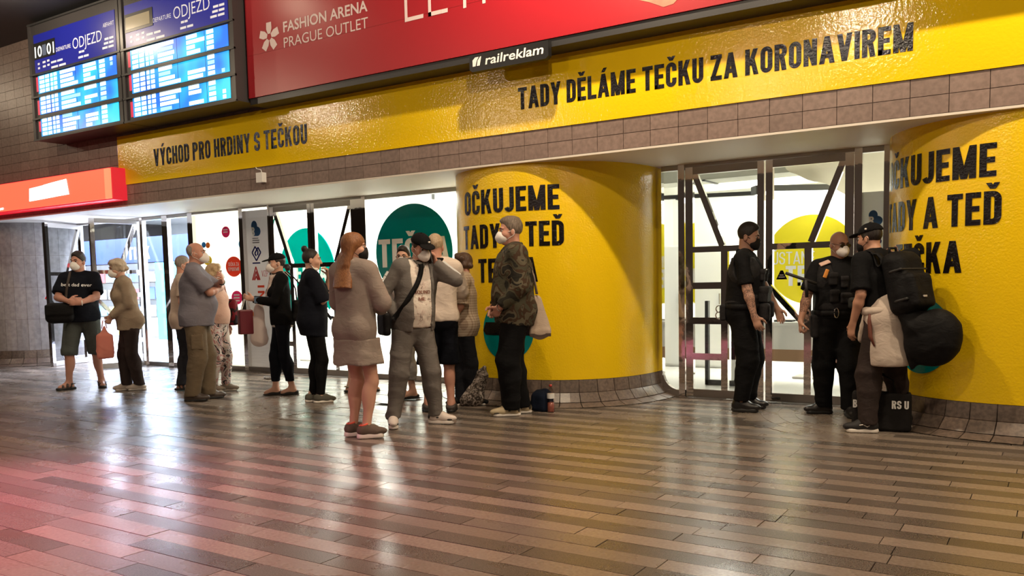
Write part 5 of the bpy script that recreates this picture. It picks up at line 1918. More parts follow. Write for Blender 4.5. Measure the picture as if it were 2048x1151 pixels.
def tattoo_skin(name, c, ink, zlim):
    """skin with dark tattoo patterns on the arms (below zlim and away from the middle of the body)"""
    m = skin_mat(name, c); t = m.node_tree; b = t.nodes['Principled BSDF']
    src = b.inputs['Base Color'].links[0].from_socket
    tc = N(t, 'ShaderNodeTexCoord')
    v = N(t, 'ShaderNodeTexVoronoi', Scale=40.0, feature='DISTANCE_TO_EDGE')
    n = N(t, 'ShaderNodeTexNoise', Scale=42.0, Detail=4.0, Distortion=2.5)
    t.links.new(tc.outputs['Object'], v.inputs['Vector']); t.links.new(tc.outputs['Object'], n.inputs['Vector'])
    a = N(t, 'ShaderNodeMath', operation='LESS_THAN'); a.inputs[1].default_value = .03; t.links.new(v.outputs['Distance'], a.inputs[0])
    g = N(t, 'ShaderNodeMath', operation='GREATER_THAN'); g.inputs[1].default_value = .54; t.links.new(n.outputs['Fac'], g.inputs[0])
    mx = N(t, 'ShaderNodeMath', operation='MAXIMUM'); t.links.new(a.outputs[0], mx.inputs[0]); t.links.new(g.outputs[0], mx.inputs[1])
    sp = N(t, 'ShaderNodeSeparateXYZ'); t.links.new(tc.outputs['Object'], sp.inputs[0])
    ab = N(t, 'ShaderNodeMath', operation='GREATER_THAN'); ab.inputs[1].default_value = .10; t.links.new(sp.outputs['X'], ab.inputs[0])
    z0 = N(t, 'ShaderNodeMath', operation='GREATER_THAN'); z0.inputs[1].default_value = zlim[0]; t.links.new(sp.outputs['Z'], z0.inputs[0])
    z1 = N(t, 'ShaderNodeMath', operation='LESS_THAN'); z1.inputs[1].default_value = zlim[1]; t.links.new(sp.outputs['Z'], z1.inputs[0])
    cur = mx
    for q in (ab, z0, z1):
        p = N(t, 'ShaderNodeMath', operation='MULTIPLY'); t.links.new(cur.outputs[0], p.inputs[0]); t.links.new(q.outputs[0], p.inputs[1]); cur = p
    sc = N(t, 'ShaderNodeMath', operation='MULTIPLY'); sc.inputs[1].default_value = .72; t.links.new(cur.outputs[0], sc.inputs[0])
    mi = N(t, 'ShaderNodeMix', data_type='RGBA'); t.links.new(sc.outputs[0], mi.inputs['Factor']); t.links.new(src, mi.inputs['A']); mi.inputs['B'].default_value = rgb(ink)
    t.links.new(mi.outputs['Result'], b.inputs['Base Color'])
    return m


def tubes(name, paths, r, m, parent, seg=6):
    for p in paths:
        MB().tube(p, r, seg).build(name, m, parent, True)


# --- 1 man with black slogan T-shirt and shoulder bag, far left
p = Person('man in black slogan T-shirt, grey shorts and sandals with shoulder bag, leftmost in the queue', (-10.72, -1.11), 1.77, 258, [(-.19, 0, 205), (.19, .03, 275)], SKN['ruddy'], w=1.16, d=1.22, belly=1.0,
           head=(-.45, .05, 0), arms=(dict(hand=(.07, .31, 1.13), elbow=(1, -.6, -.4), dir=(-.95, .2, .12), palm=(-.1, -1, -.1), curl=.55), dict(hand=(-.06, .32, 1.11), elbow=(-1, -.6, -.4), dir=(.95, .25, .05), palm=(.1, -1, 0), curl=.6)))
p.body(bare_feet=True)
ts = p.top('t_shirt', K['navy_black'], e=.022, hem=.86, sl_frac=.80, sl_e=.026, fold=(.005, 34, 1.4))
p.bottom('shorts', cloth('grey_green_shorts', (.085, .095, .088)), e=.016, hem=.44, knee=.016, waist=.93)
p.shoes('sandal', mat('brown_leather', (.05, .03, .022), .5), sole_h=.025)
p.eyes(); p.mask(); p.hair('thick', HAIR['dark'])
bv = p.bvh(ts)
font_mesh('slogan', 'best dad ever', p.print_on(bv, .19, 1.325, rot=-.04), .040, .36, M['white_print'], p.root, bold=.012)
bag = thing_field('shoulder_bag', 'black shoulder bag on the hip of the man in the slogan T-shirt', 'bag', tuple(p.world((.20, .235, .86))), p.rz + .2, Field().box((0, 0, .13), (.165, .075, .13), .07).box((0, .078, .17), (.165, .012, .07), .012, k=.01), K['nylon'], .012, (.003, 40, 1))
p.ribbon('bag_strap', [(.085, -.03, 1.50), (.10, .10, 1.42), (.125, .16, 1.28), (.15, .20, 1.16), (.17, .22, 1.08)], .032, mat('brown_strap', (.045, .032, .026), .7), bv, (0.15, 1, .2))
wt = MB().tube([p.arms[1]['W'] - p.arms[1]['h'] * .02 + unit(np.cross(p.arms[1]['h'], (0, 0, 1))) * .03 * math.cos(a) + V3(0, 0, 1) * .03 * math.sin(a) for a in np.linspace(0, 2 * PI, 11)], .006, 6).build('wrist_watch', K['rubber_white'], p.root, True); wt.data.transform(Matrix.Scale(p.s, 4))

# --- 2 old woman in beige cardigan
p = Person('old woman in beige cardigan and dark trousers holding a pink carrier bag', (-9.93, -.96), 1.67, 190, [(-.06, 0.03, 183), (.09, -.05, 178)], SKN['fair'], w=1.0, d=1.05, female=True, lean=.15,
           head=(.05, .24, 0), arms=(dict(hand=(.05, .22, .98), elbow=(.6, -1, -.2), dir=(-.3, .5, -.8), palm=(-1, 0, 0), curl=.9), dict(hand=(-.05, .22, 1.00), elbow=(-.6, -1, -.2), dir=(.3, .5, -.8), palm=(1, 0, 0), curl=.8)))
p.body()
p.top('blouse', cloth('pale_blouse', (.62, .42, .36)), e=.010, sleeve=None, hem=.88)
p.top('cardigan', cloth('beige_cardigan', (.38, .30, .215), (.30, .23, .165)), e=.030, sleeve='long', hem=.80, open_front=(-.05, .05, 0), sl_e=.022, flare=.10, fold=(.006, 36, 2.2))
p.bottom('trousers', cloth('brown_trousers', (.05, .036, .034)), e=.020, hem=.075, ankle=.072, waist=.90)
p.shoes('slip', cloth('white_canvas', (.66, .58, .50)), K['rubber_white'])
p.eyes(); p.mask(); p.hair('bob', HAIR['white'], fold=(.006, 75, 1.0))
c = p.world((0, .30, .92))
F = Field().box((0, 0, -.30), (.05, .095, .155), .03).cap((0, 0, -.20), (0, 0, -.07), .075, .02, flat=((1, 0, 0), .5), k=.05)
bag = thing_field('carrier_bag', 'translucent pink carrier bag in the hands of the old woman', 'bag', tuple(c), p.rz, F, film_mat('pink_plastic', (.78, .36, .28), .45), .01, (.007, 55, 1.0))
tubes('handle', [[(0, -.03, -.08), (0, -.012, .02), (0, .012, .02), (0, .03, -.08)]], .006, bpy.data.materials['pink_plastic'], bag)

# --- 3 person hidden behind the man with folded arms
p = Person('person in cream top and dark trousers mostly hidden behind the man in grey shirt', (-9.27, -.66), 1.68, 5, [(-.05, .0, 350), (.07, .07, 5)], SKN['ruddy'], w=1.05, d=1.05, lean=.04, head=(0, .1, 0))
p.body(hand_step=.008)
p.top('shirt', cloth('cream_shirt', (.60, .47, .38)), e=.022, hem=.80, sl_frac=.75)
p.bottom('trousers', cloth('charcoal_trousers', (.03, .03, .036)), e=.018, hem=.075, ankle=.07, waist=.90)
p.shoes('sandal', mat('dark_leather', (.02, .016, .015), .5), sole_h=.025)
p.eyes(); p.mask(); p.hair('short', HAIR['grey'])

# --- 4 elderly man with folded arms
p = Person('elderly balding man in grey short-sleeved shirt and khaki trousers with folded arms', (-8.26, -1.20), 1.79, 352, [(-.09, -.07, 350), (.09, .08, 5)], SKN['ruddy'], w=1.10, d=1.15, belly=.75, lean=.03,
           head=(-.12, -.02, 0), arms=(dict(hand=(-.07, .27, 1.24), elbow=(.8, .3, -1), dir=(-1, .15, .35), palm=(0, -1, 0), curl=.5), dict(hand=(.10, .30, 1.32), elbow=(-.8, .2, -1), dir=(.9, .1, .45), palm=(0, -1, 0), curl=.5)))
p.body()
ts = p.top('shirt', cloth('grey_blue_shirt', (.20, .19, .225), (.165, .16, .19)), e=.026, hem=.83, sl_frac=.86, sl_e=.03, flare=.06, collar=.045, fold=(.006, 36, .4))
p.bottom('trousers', cloth('khaki_trousers', (.165, .125, .082), (.13, .098, .064)), e=.024, hem=.055, ankle=.078, knee=.012, waist=.90, fold=(.007, 44, 1.0))
p.shoes('slip', mat('brown_shoe_leather', (.06, .042, .034), .45), K['rubber_black'])
p.eyes(); p.mask(); p.hair('fringe', HAIR['grey'])
hp = p.legs[0]
F = Field().box(p.hipc + V3(.175, .02, .66), (.02, .065, .085), .012)
vs, fs = F.mesh(.01); p.emit('cargo_pocket', vs, fs, bpy.data.materials['khaki_trousers'])
a = p.arms[1]
o = MB().tube([a['W'] - a['h'] * .03 + unit(np.cross(a['h'], (0, 1, 0))) * .034 * math.cos(q) + V3(0, 1, 0) * .030 * math.sin(q) for q in np.linspace(0, 2 * PI, 11)], .007, 6).build('wrist_watch', K['rubber_black'], p.root, True); o.data.transform(Matrix.Scale(p.s, 4))

# --- 5 blond woman with floral trousers
p = Person('blond woman in peach top and floral trousers beside the man with folded arms', (-8.71, -.59), 1.57, 328, [(-.08, .0, 350), (.08, .03, 355)], SKN['fair'], w=1.14, d=1.15, female=True, belly=.4, head=(.42, .08, 0))
p.body()
ts = p.top('blouse', cloth('peach_top', (.62, .40, .32), (.54, .34, .27)), e=.018, hem=.93, sl_frac=.85)
p.bottom('trousers', ramp_mat('floral_print', [(0, (.58, .50, .46)), (.42, (.45, .20, .20)), (.47, (.62, .54, .50)), (.54, (.05, .045, .05)), (.60, (.50, .30, .29))], 6.0, 2.0, distort=1.6), e=.018, hem=.10, ankle=.062, waist=.98)
p.shoes('sneaker', cloth('beige_shoe', (.34, .28, .23)), K['rubber_white'])
p.eyes(); p.mask(); p.hair('bob', HAIR['blond'], fold=(.004, 80, 2.0))
bv = p.bvh(ts)
bag = thing_field('handbag', 'dark red and black handbag on the shoulder of the blond woman', 'bag', tuple(p.world((-.27, .03, .90))), p.rz, Field().box((0, 0, .15), (.055, .12, .15), .03).cap((0, -.08, .30), (0, .08, .30), .03, k=.03), ramp_mat('red_bag', [(0, (.16, .012, .02)), (.5, (.02, .012, .014))], 5.0), .012, (.003, 40, 1))
p.ribbon('bag_strap', [(-.13, -.06, 1.48), (-.135, .0, 1.50), (-.15, .09, 1.42), (-.19, .12, 1.30), (-.23, .11, 1.18)], .03, mat('red_strap', (.22, .03, .02), .6), bv, (-.3, 1, .3))

# --- 6 woman in black cap with bags
p = Person('woman in black cap and cardigan with shopping bags, facing left', (-7.70, -.46), 1.66, 188, [(-.09, .03, 180), (.10, -.03, 178)], SKN['fair'], w=.95, d=.98, female=True, lean=.02,
           head=(.0, .05, 0), arms=(dict(hand=(.07, .34, 1.20), elbow=(.4, -.8, -.8), dir=(-.2, .9, .35), palm=(-1, 0, .2), curl=.9), dict(hand=(-.09, .33, 1.20), elbow=(-.4, -.8, -.8), dir=(.2, .95, .2), palm=(1, 0, .2), curl=.9)))
p.body()
p.top('white_shirt', cloth('white_shirt', (.70, .66, .62)), e=.012, sleeve=None, hem=.845)
ts = p.top('cardigan', K['black'], e=.022, sleeve='long', hem=.87, sl_e=.014, cuff=.04)
p.bottom('trousers', K['navy_black'], e=.010, hem=.17, ankle=.052, waist=.90)
p.shoes('flat', K['rubber_black'], sole_h=.010)
p.eyes(); p.mask(); p.hair('pony', HAIR['dark']); p.cap(K['black'])
F = Field()
for k in range(12):
    a0, a1 = 2 * PI * k / 12, 2 * PI * (k + 1) / 12
    F.cap(p.U((.085 * math.cos(a0), -.005 + .085 * math.sin(a0), 1.475 - .02 * math.sin(a0))), p.U((.085 * math.cos(a1), -.005 + .085 * math.sin(a1), 1.475 - .02 * math.sin(a1))), .030, k=.02)
F.cap(p.U((.04, .09, 1.45)), p.U((.03, .15, 1.22)), .034, .042, flat=((0, 1, 0), .5), k=.02).cap(p.U((-.05, .09, 1.45)), p.U((-.06, .14, 1.28)), .034, .042, flat=((0, 1, 0), .5), k=.02)
vs, fs = F.mesh(.01, fold=(.005, 70, 1)); p.emit('scarf', vs, fs, ramp_mat('scarf_print', [(0, (.58, .48, .42)), (.52, (.40, .28, .27)), (.6, (.66, .58, .50))], 22.0))
c = p.world((-.10, .40, 1.18))
bag = thing_field('paper_bag', 'dark red paper bag hanging from the hand of the woman in the cap', 'bag', tuple(c), p.rz + .2, Field().box((0, .03, -.24), (.05, .078, .14), .008), mat('maroon_paper', (.12, .012, .022), .35), .010)
tubes('handle', [[(s * .02, -.03, -.10), (s * .02, .0, .0), (s * .02, .03, .02), (s * .02, .07, -.10)] for s in (-1, 1)], .004, K['strap_white'], bag)
c = p.world((.03, .25, 1.16))
F = Field().cap((0, 0, -.10), (0, .01, -.42), .05, .105, flat=((1, 0, 0), .6), k=.05).cap((0, 0, .0), (0, 0, -.12), .02, .045, flat=((1, 0, 0), .6), k=.04)
bag = thing_field('carrier_bag', 'white plastic carrier bag on the arm of the woman in the cap', 'bag', tuple(c), p.rz, F, film_mat('white_plastic', (.72, .62, .58), .35), .011, (.008, 48, 2.0))
tubes('handle', [[(-.03, 0, .0), (0, 0, .06), (.03, 0, 0)]], .006, bpy.data.materials['white_plastic'], bag)
bag = thing_field('handbag', 'black handbag at the back of the woman in the cap', 'bag', tuple(p.world((-.10, -.27, .93))), p.rz + .2, Field().box((0, 0, .12), (.055, .14, .115), .04).box((0, -.02, .02), (.05, .17, .03), .02, k=.04), K['nylon'], .012, (.004, 40, 1))
tubes('strap', [[(0, .08, .22), (-.02, .10, .36), (-.02, .16, .50), (-.02, .22, .56)], [(0, -.06, .22), (-.02, .0, .36), (-.02, .12, .50), (-.02, .2, .57)]], .009, K['nylon'], bag)
ph = empty('smartphone', tuple(p.world((-.135, .26, 1.19)))); ph.rotation_euler = (0, 0, p.rz); tag(ph, 'smartphone in a blue-grey case held by the woman in the cap', 'phone')
MB().box(-.006, -.10, -.035, .006, .06, .035).build('case', mat('phone_case', (.16, .20, .26), .3), ph); MB().box(-.0075, -.095, -.031, -.006, .055, .031).build('back_plate', mat('phone_back', (.10, .16, .24), .15), ph)

# --- 7 woman with hair bun
p = Person('woman with dark hair bun in loose black T-shirt and leggings, hand at her chin', (-6.85, -.76), 1.67, 8, [(-.05, .05, 2), (.04, -.05, 0)], SKN['fair'], w=1.08, d=1.12, female=True, lean=.0,
           head=(-.12, .06, 0), arms=(dict(hand=(-.02, .24, 1.27), elbow=(.5, -.2, -1), dir=(-.8, .4, .3), palm=(-.2, -1, 0), curl=.5), dict(hand=(-.03, .20, 1.44), elbow=(-.3, .4, -1), dir=(.15, -.25, .95), palm=(.3, -1, 0), curl=.8)))
p.body()
p.top('t_shirt', K['navy_black'], e=.030, hem=.76, sl_frac=1.02, sl_e=.040, flare=.08, hem_tilt=-.12, fold=(.006, 34, 3.0))
p.bottom('leggings', K['black'], e=.006, hem=.09, ankle=.045, waist=.86, fold=(.002, 50, 1))
p.shoes('sneaker', cloth('olive_sneaker', (.12, .115, .095)), K['rubber_white'], .026, laces=K['rubber_black'])
p.eyes(); p.hair('bun', HAIR['dark'], fold=(.002, 70, 1))
F = Field().cap(p.HP(-.035, .05, -.105), p.HP(.035, .05, -.105), .024, flat=((0, 0, 1), .8), k=.02).cap(p.HP(.045, .03, -.10), p.HP(.072, -.02, -.05), .010, .004, k=.02)
vs, fs = F.mesh(.007); p.emit('chin_mask', vs, fs, K['mask_white'])
o = MB().tube([p.HP(.083, -.01, -.045) + p.RH @ V3(0, .014 * math.cos(q), -.012 + .014 * math.sin(q)) for q in np.linspace(0, 2 * PI, 13)], .003, 5).build('earring', M['chrome'], p.root, True); o.data.transform(Matrix.Scale(p.s, 4))

# --- 8 person hidden behind the woman with long hair
p = Person('person in grey shorts and sandals hidden behind the woman with long hair', (-7.05, .12), 1.66, 5, [(-.10, .0, 0), (.11, -.02, 0)], SKN['fair'], w=1.0, female=True)
p.body(hand_step=.008)
p.top('shirt', cloth('pale_grey_top', (.34, .32, .30)), e=.018, hem=.84)
p.bottom('shorts', cloth('grey_shorts', (.33, .30, .28)), e=.018, hem=.50, knee=.02, waist=.90)
p.shoes('sandal', mat('beige_sandal', (.36, .29, .22), .5), sole_h=.022)
p.eyes(); p.hair('short', HAIR['brown'])

# --- 9 woman with long auburn hair in the foreground
p = Person('woman with long auburn hair in oversized beige-grey sweatshirt and shorts, nearest the camera', (-4.92, -2.14), 1.70, 54, [(-.055, .06, 5), (.05, -.07, 2)], SKN['fair'], w=.93, d=.98, female=True, sh=.97,
           head=(-.95, .04, 0), arms=(dict(hand=(.09, .24, 1.10), elbow=(.9, -.7, -.5), dir=(-.6, .8, .1), palm=(-.6, -.8, 0), curl=.7), dict(hand=(-.06, .26, 1.12), elbow=(-.9, -.5, -.5), dir=(.6, .8, .1), palm=(.6, -.8, 0), curl=.7)))
p.body()
swm = cloth('beige_grey_fleece', (.285, .235, .205), (.25, .205, .18), 6)
p.bottom('shorts', cloth('beige_grey_shorts', (.31, .26, .225)), e=.026, hem=.635, knee=.05, waist=.86, skirt=.055, fold=(.007, 40, 2.0))
p.top('sweatshirt', swm, e=.036, sleeve='long', hem=.745, sl_e=.036, flare=.05, hem_tilt=.14, cuff=.0, collar=.05, fold=(.0045, 34, 2.6))
p.shoes('sneaker', cloth('taupe_sneaker', (.155, .118, .095)), K['rubber_white'], .042, laces=cloth('taupe_lace', (.10, .08, .065)), accent=mat('coral_lining', (.85, .12, .07), .6))
p.eyes(); p.mask('black', 'flat'); p.hair('long', HAIR['auburn'], fold=(.003, 60, 1))

# --- 10 man on the phone in grey tracksuit
p = Person('man in grey tracksuit and black cap talking on the phone', (-4.88, -1.46), 1.72, 290, [(-.20, -.03, 272), (.19, .05, 340)], SKN['ruddy'], w=.98, d=1.04, belly=.2, lean=.05, side=-.13,
           head=(.18, .34, .08), arms=(dict(hand=(.150, .03, .98), elbow=(1, -.35, -.2), dir=(-.12, .0, -1), palm=(-1, 0, 0), curl=.3), dict(hand=(-.215, .10, 1.47), elbow=(-.6, .3, -1), dir=(.32, -.05, .95), palm=(1, -.1, 0), curl=.75)))
p.body()
tee = p.top('t_shirt', ramp_mat('floral_tee', [(0, (.70, .63, .56)), (.55, (.66, .56, .50)), (.63, (.30, .24, .21)), (.68, (.70, .62, .56))], 16.0, 3.0, distort=1.2), e=.014, sleeve=None, hem=.90)
gm = cloth('grey_jersey', (.165, .150, .138), (.138, .125, .115), 7)
hd = p.top('hoodie', gm, e=.028, sleeve='long', hem=.86, sl_e=.017, open_front=(-.115, .065, 0), collar=.07, cuff=.01, fold=(.006, 36, 3.1))
p.bottom('sweatpants', gm, e=.024, hem=.075, ankle=.062, knee=.010, waist=.94, fold=(.008, 40, 1.5))
p.shoes('sneaker', mat('white_leather', (.66, .58, .53), .5), K['rubber_white'], .034, laces=K['rubber_black'], accent=K['rubber_black'], panel=K['rubber_black'])
p.eyes(); p.mask(); p.hair('cropped', HAIR['brown']); p.cap(K['black'], mark=(-.03, .088, .075, K['rubber_white']))
bv = p.bvh(tee, hd)
bt = p.bvh(tee)
for (txt, x, z, h, w) in (('AROUND', .075, 1.205, .030, .20), ('ME', -.005, 1.145, .030, .07), ('EVERYTHING', .075, 1.265, .026, .19)):
    if txt != 'EVERYTHING': text_mesh('slogan', txt, p.print_on(bt, x, z, off=.006), h, w, mat('brown_ink', (.20, .07, .045), .6), p.root, t=.13)
p.ribbon('bag_strap', [(-.06, -.02, 1.50), (-.07, .09, 1.44), (.0, .18, 1.30), (.09, .19, 1.17), (.17, .17, 1.05), (.215, .08, .98)], .045, K['nylon'], bv, (0.1, 1, .15), off=.008)
bag = thing_field('crossbody_bag', 'small black crossbody bag at the hip of the man on the phone', 'bag', tuple(p.world((.265, -.02, .84))), p.rz, Field().box((0, 0, .10), (.035, .10, .10), .025), K['nylon'], .011, (.002, 40, 1))
for sg, i in ((1, 0), (-1, 1)):      # pale logo tape down the sleeves
    a = p.arms[i]
    out = V3(sg, -.1, .1) if i == 0 else V3(-.7, .7, 0)
    for k in range(9):
        f = .18 + .78 * k / 9
        q = a['S'] + (a['E'] - a['S']) * min(f * 2, 1) if f < .5 else a['E'] + (a['W'] - a['E']) * (f * 2 - 1)
        dirv = unit(a['E'] - a['S']) if f < .5 else unit(a['W'] - a['E'])
        o_ = unit(out - dirv * (out @ dirv)); c_ = q + o_ * (.075 - .014 * f)
        o2_ = np.cross(dirv, o_)
        MB().add([(c_ + dirv * u * .022 + o2_ * v * .013 + o_ * .004) * p.s for u, v in ((-1, -1), (1, -1), (1, 1), (-1, 1))] + [(c_ + dirv * u * .022 + o2_ * v * .013 - o_ * .012) * p.s for u, v in ((-1, -1), (1, -1), (1, 1), (-1, 1))],
                 [(0, 1, 2, 3), (0, 4, 5, 1), (1, 5, 6, 2), (2, 6, 7, 3), (3, 7, 4, 0)]).build('sleeve_logo', M['white_print'], hd)
a = p.arms[1]
ph = empty('smartphone', tuple(p.world(a['W'] + a['h'] * .09 + V3(.035, .0, 0)))); ph.rotation_euler = (.15, .1, p.rz); tag(ph, 'black smartphone held to the ear of the man in the tracksuit', 'phone')
MB().box(-.006, -.036, -.075, .006, .036, .075).build('case', K['rubber_black'], ph); MB().box(.006, -.033, -.07, .0075, .033, .07).build('screen', K['iris'], ph)

# --- 11 dark-haired person with glasses behind
p = Person('dark-haired person with glasses half hidden behind the man on the phone', (-6.10, -.11), 1.68, 235, [(-.05, .0, 195), (.06, -.02, 195)], SKN['fair'], w=.95, female=True, head=(.35, 0, 0))
p.body(hand_step=.008)
p.top('blouse', cloth('pale_blouse_2', (.55, .50, .46)), e=.016, hem=.88)
p.bottom('trousers', cloth('pale_grey_trousers', (.36, .34, .33)), e=.016, hem=.22, ankle=.06, waist=.92)
p.shoes('flat', K['rubber_black'], sole_h=.010)
p.eyes(); p.mask(); p.hair('thick', HAIR['dark']); p.glasses()

# --- 12 grey-haired man in white sweater, back to the camera
p = Person('grey-blond man in white sweater and navy shorts with his back to the camera', (-5.165, -.68), 1.75, 100, [(-.15, .02, 100), (.08, -.03, 80)], SKN['ruddy'], w=1.05, d=1.08, belly=.3, head=(-.25, .05, 0),
           arms=(dict(hand=(.10, .28, 1.10), elbow=(1, -.4, -.5)), dict(hand=(-.12, .28, 1.10), elbow=(-1, -.4, -.5))))
p.body()
p.top('sweater', cloth('white_sweater', (.66, .56, .48), (.60, .50, .43)), e=.032, sleeve='long', hem=.90, sl_e=.030, bag_hem=.03, fold=(.006, 34, 1.1))
F = Field()
for q in range(18):
    a0, a1 = 2 * PI * q / 18, 2 * PI * (q + 1) / 18
    F.cap(p.U((.070 * math.cos(a0), -.012 + .070 * math.sin(a0), 1.50)), p.U((.070 * math.cos(a1), -.012 + .070 * math.sin(a1), 1.50)), .019, k=.014)
vs, fs = F.mesh(.0085); p.emit('dark_collar', vs, fs, K['black'])
p.bottom('shorts', K['navy_black'], e=.024, hem=.47, knee=.022, waist=.94)
p.shoes('slip', mat('dark_slipper', (.05, .04, .036), .6), K['rubber_black'])
p.eyes(); p.hair('short', hair_mat('hair_sand', (.30, .20, .12), (.48, .37, .25)))

# --- 13 person in checked shirt
p = Person('person in beige checked shirt and dark jeans behind the man in white sweater', (-5.21, -.225), 1.58, 172, [(-.05, .0, 200), (.06, -.02, 350)], SKN['ruddy'], w=1.02, female=False, head=(.1, .05, 0), sh=.95,
           arms=(dict(hand=(.12, .22, 1.0), elbow=(.6, -1, -.3)), dict(hand=(-.20, .17, .95), elbow=(-.6, -1, -.3), palm=(1, 0, 0), curl=.7)))
p.body()
p.top('shirt', check_mat('checked_shirt', (.50, .40, .30), (.26, .17, .12), 12.0), e=.028, hem=.80, sl_frac=.95, sl_e=.034, flare=.06)
p.bottom('jeans', cloth('dark_denim', (.016, .017, .022)), e=.020, hem=.06, ankle=.072, waist=.88)
p.shoes('sneaker', K['nylon'], K['rubber_white'])
p.eyes(); p.hair('bob', HAIR['brown'], fold=(.003, 60, 1))
a = p.arms[1]
o = MB().tube([a['W'] - unit(a['W'] - a['E']) * .02 + unit(np.cross(a['h'], (0, 0, 1))) * .033 * math.cos(q) + unit(np.cross(a['h'], np.cross(a['h'], (0, 0, 1)))) * .033 * math.sin(q) for q in np.linspace(0, 2 * PI, 11)], .009, 6).build('wrist_watch', K['rubber_black'], p.root, True); o.data.transform(Matrix.Scale(p.s, 4))

# --- 14 man in camouflage jacket
p = Person('tall man in camouflage jacket and black trousers with a tote bag by the yellow pillar', (-4.42, -.54), 1.88, 190, [(-.02, -.08, 188), (.09, .08, 186)], SKN['ruddy'], w=1.10, d=1.12, belly=.35, lean=.02, side=.0,
           head=(-.05, .04, 0), arms=(dict(hand=(.13, .17, .97), elbow=(.6, -1, -.3), dir=(-.5, .3, -.8), palm=(-1, 0, 0), curl=.5), dict(hand=(-.17, .16, .97), elbow=(-.5, -1, -.3), dir=(.6, .35, -.7), palm=(1, 0, 0), curl=.6)))
p.body()
cam_m = ramp_mat('camouflage', [(0, (.020, .018, .013)), (.38, (.060, .055, .034)), (.49, (.050, .028, .016)), (.55, (.100, .085, .055)), (.62, (.020, .018, .014))], 7.0, 1.5, distort=.9)
p.top('inner_shirt', K['black'], e=.008, sleeve=None, hem=.90, collar=.05)
ts = p.top('jacket', cam_m, e=.036, sleeve='long', hem=.81, sl_e=.030, flare=.06, collar=.06, fold=(.006, 34, 1.7), cuff=.01, hem_tilt=.08)
p.bottom('trousers', K['black'], e=.030, hem=.05, ankle=.085, knee=.014, waist=.90, fold=(.008, 40, 2.4))
p.shoes('sneaker', mat('sandal_mesh', (.40, .32, .20), .6), K['rubber_white'], .020, laces=K['rubber_black'], panel=mat('dark_mesh', (.05, .042, .03), .7))
p.eyes(); p.mask(); p.hair('thick', HAIR['pepper'], fold=(.005, 80, 1))
bv = p.bvh(ts)
bag = thing_field('tote_bag', 'pale canvas tote bag behind the man in the camouflage jacket', 'bag', tuple(p.world((-.10, -.235, .70))), p.rz - .15, Field().cap((0, 0, .07), (0, .03, .34), .10, .055, flat=((1, 0, 0), .5), k=.03).box((0, 0, .04), (.05, .10, .035), .02, k=.03), cloth('canvas', (.46, .36, .28)), .012, (.003, 40, 1))
MB().box(-.052, -.10, .0, .052, .10, .03).build('leather_base', mat('dark_base', (.06, .035, .025), .6), bag)
tubes('strap', [[(-.0, .03, .40), (.0, .05, .56), (.0, .09, .70), (.0, .19, .80)], [(-.03, .02, .40), (-.04, .05, .57), (-.04, .10, .71), (.0, .20, .81)]], .008, cloth('canvas_strap', (.34, .26, .2)), bag)
o = MB().tube([p.arms[1]['W'] + unit(np.cross(p.arms[1]['h'], (0, 0, 1))) * .036 * math.cos(q) + V3(0, 0, 1) * .036 * math.sin(q) for q in np.linspace(0, 2 * PI, 11)], .005, 6).build('bracelet', M['chrome'], p.root, True); o.data.transform(Matrix.Scale(p.s, 4))


# --- officers
def duty_kit(p, pouches, vest_m, belt_m):
    """vest with collar panel, pouches and belt over the uniform shirt"""
    F = Field(); p.torso(F, .032)
    F.cut(p.U((0, 0, 1.015)), (0, 0, -1)).cut(p.U((0, 0, 1.44)), (0, 0, 1))
    for s in (1, -1):
        F.cap(p.U((s * .205 * p.sh, 0, 1.44)), p.U((s * .215 * p.sh, 0, 1.30)), .075, .06, k=.02, sub=True)
    F.cap(p.U((0, .02, 1.44)), p.U((0, .25, 1.40)), .085, .10, k=.02, sub=True)
    vs, fs = F.mesh(.011, fold=(.002, 50, 1), clip=(V3(-9, -9, 1.0), V3(9, 9, 9)))
    v = p.emit('duty_vest', vs, fs, vest_m)
    for s in (1, -1):
        F = Field().cap(p.U((s * .10, .07, 1.40)), p.U((s * .105, -.02, 1.475)), .034, flat=(p.RU @ V3(0, .6, 1), .55), k=.02).cap(p.U((s * .105, -.02, 1.475)), p.U((s * .10, -.10, 1.40)), .034, flat=(p.RU @ V3(0, -.6, 1), .55), k=.02)
        vs, fs = F.mesh(.009); p.emit('shoulder_strap', vs, fs, vest_m, v)
    for (x, y, z, hx, hy, hz, m) in pouches:
        F = Field().box(p.U((x, y, z)), (hx, hy, hz), .014, p.RU).box(p.U((x, y + math.copysign(.008, y), z + hz * .6)), (hx + .004, hy, hz * .4), .012, p.RU, k=.008)
        vs, fs = F.mesh(.009); p.emit('pouch', vs, fs, m, v)
    F = Field()
    for k in range(28):
        a0, a1 = 2 * PI * k / 28, 2 * PI * (k + 1) / 28
        rx, ry = .163 * p.w + .034, .118 * p.d + .040 + .02 * p.belly
        F.cap(p.hipc + V3(rx * math.cos(a0), ry * math.sin(a0), .985), p.hipc + V3(rx * math.cos(a1), ry * math.sin(a1), .985), .026, flat=((math.cos(a0), math.sin(a0), 0), .5), k=.01)
    vs, fs = F.mesh(.010); b = p.emit('duty_belt', vs, fs, belt_m)
    return v, b


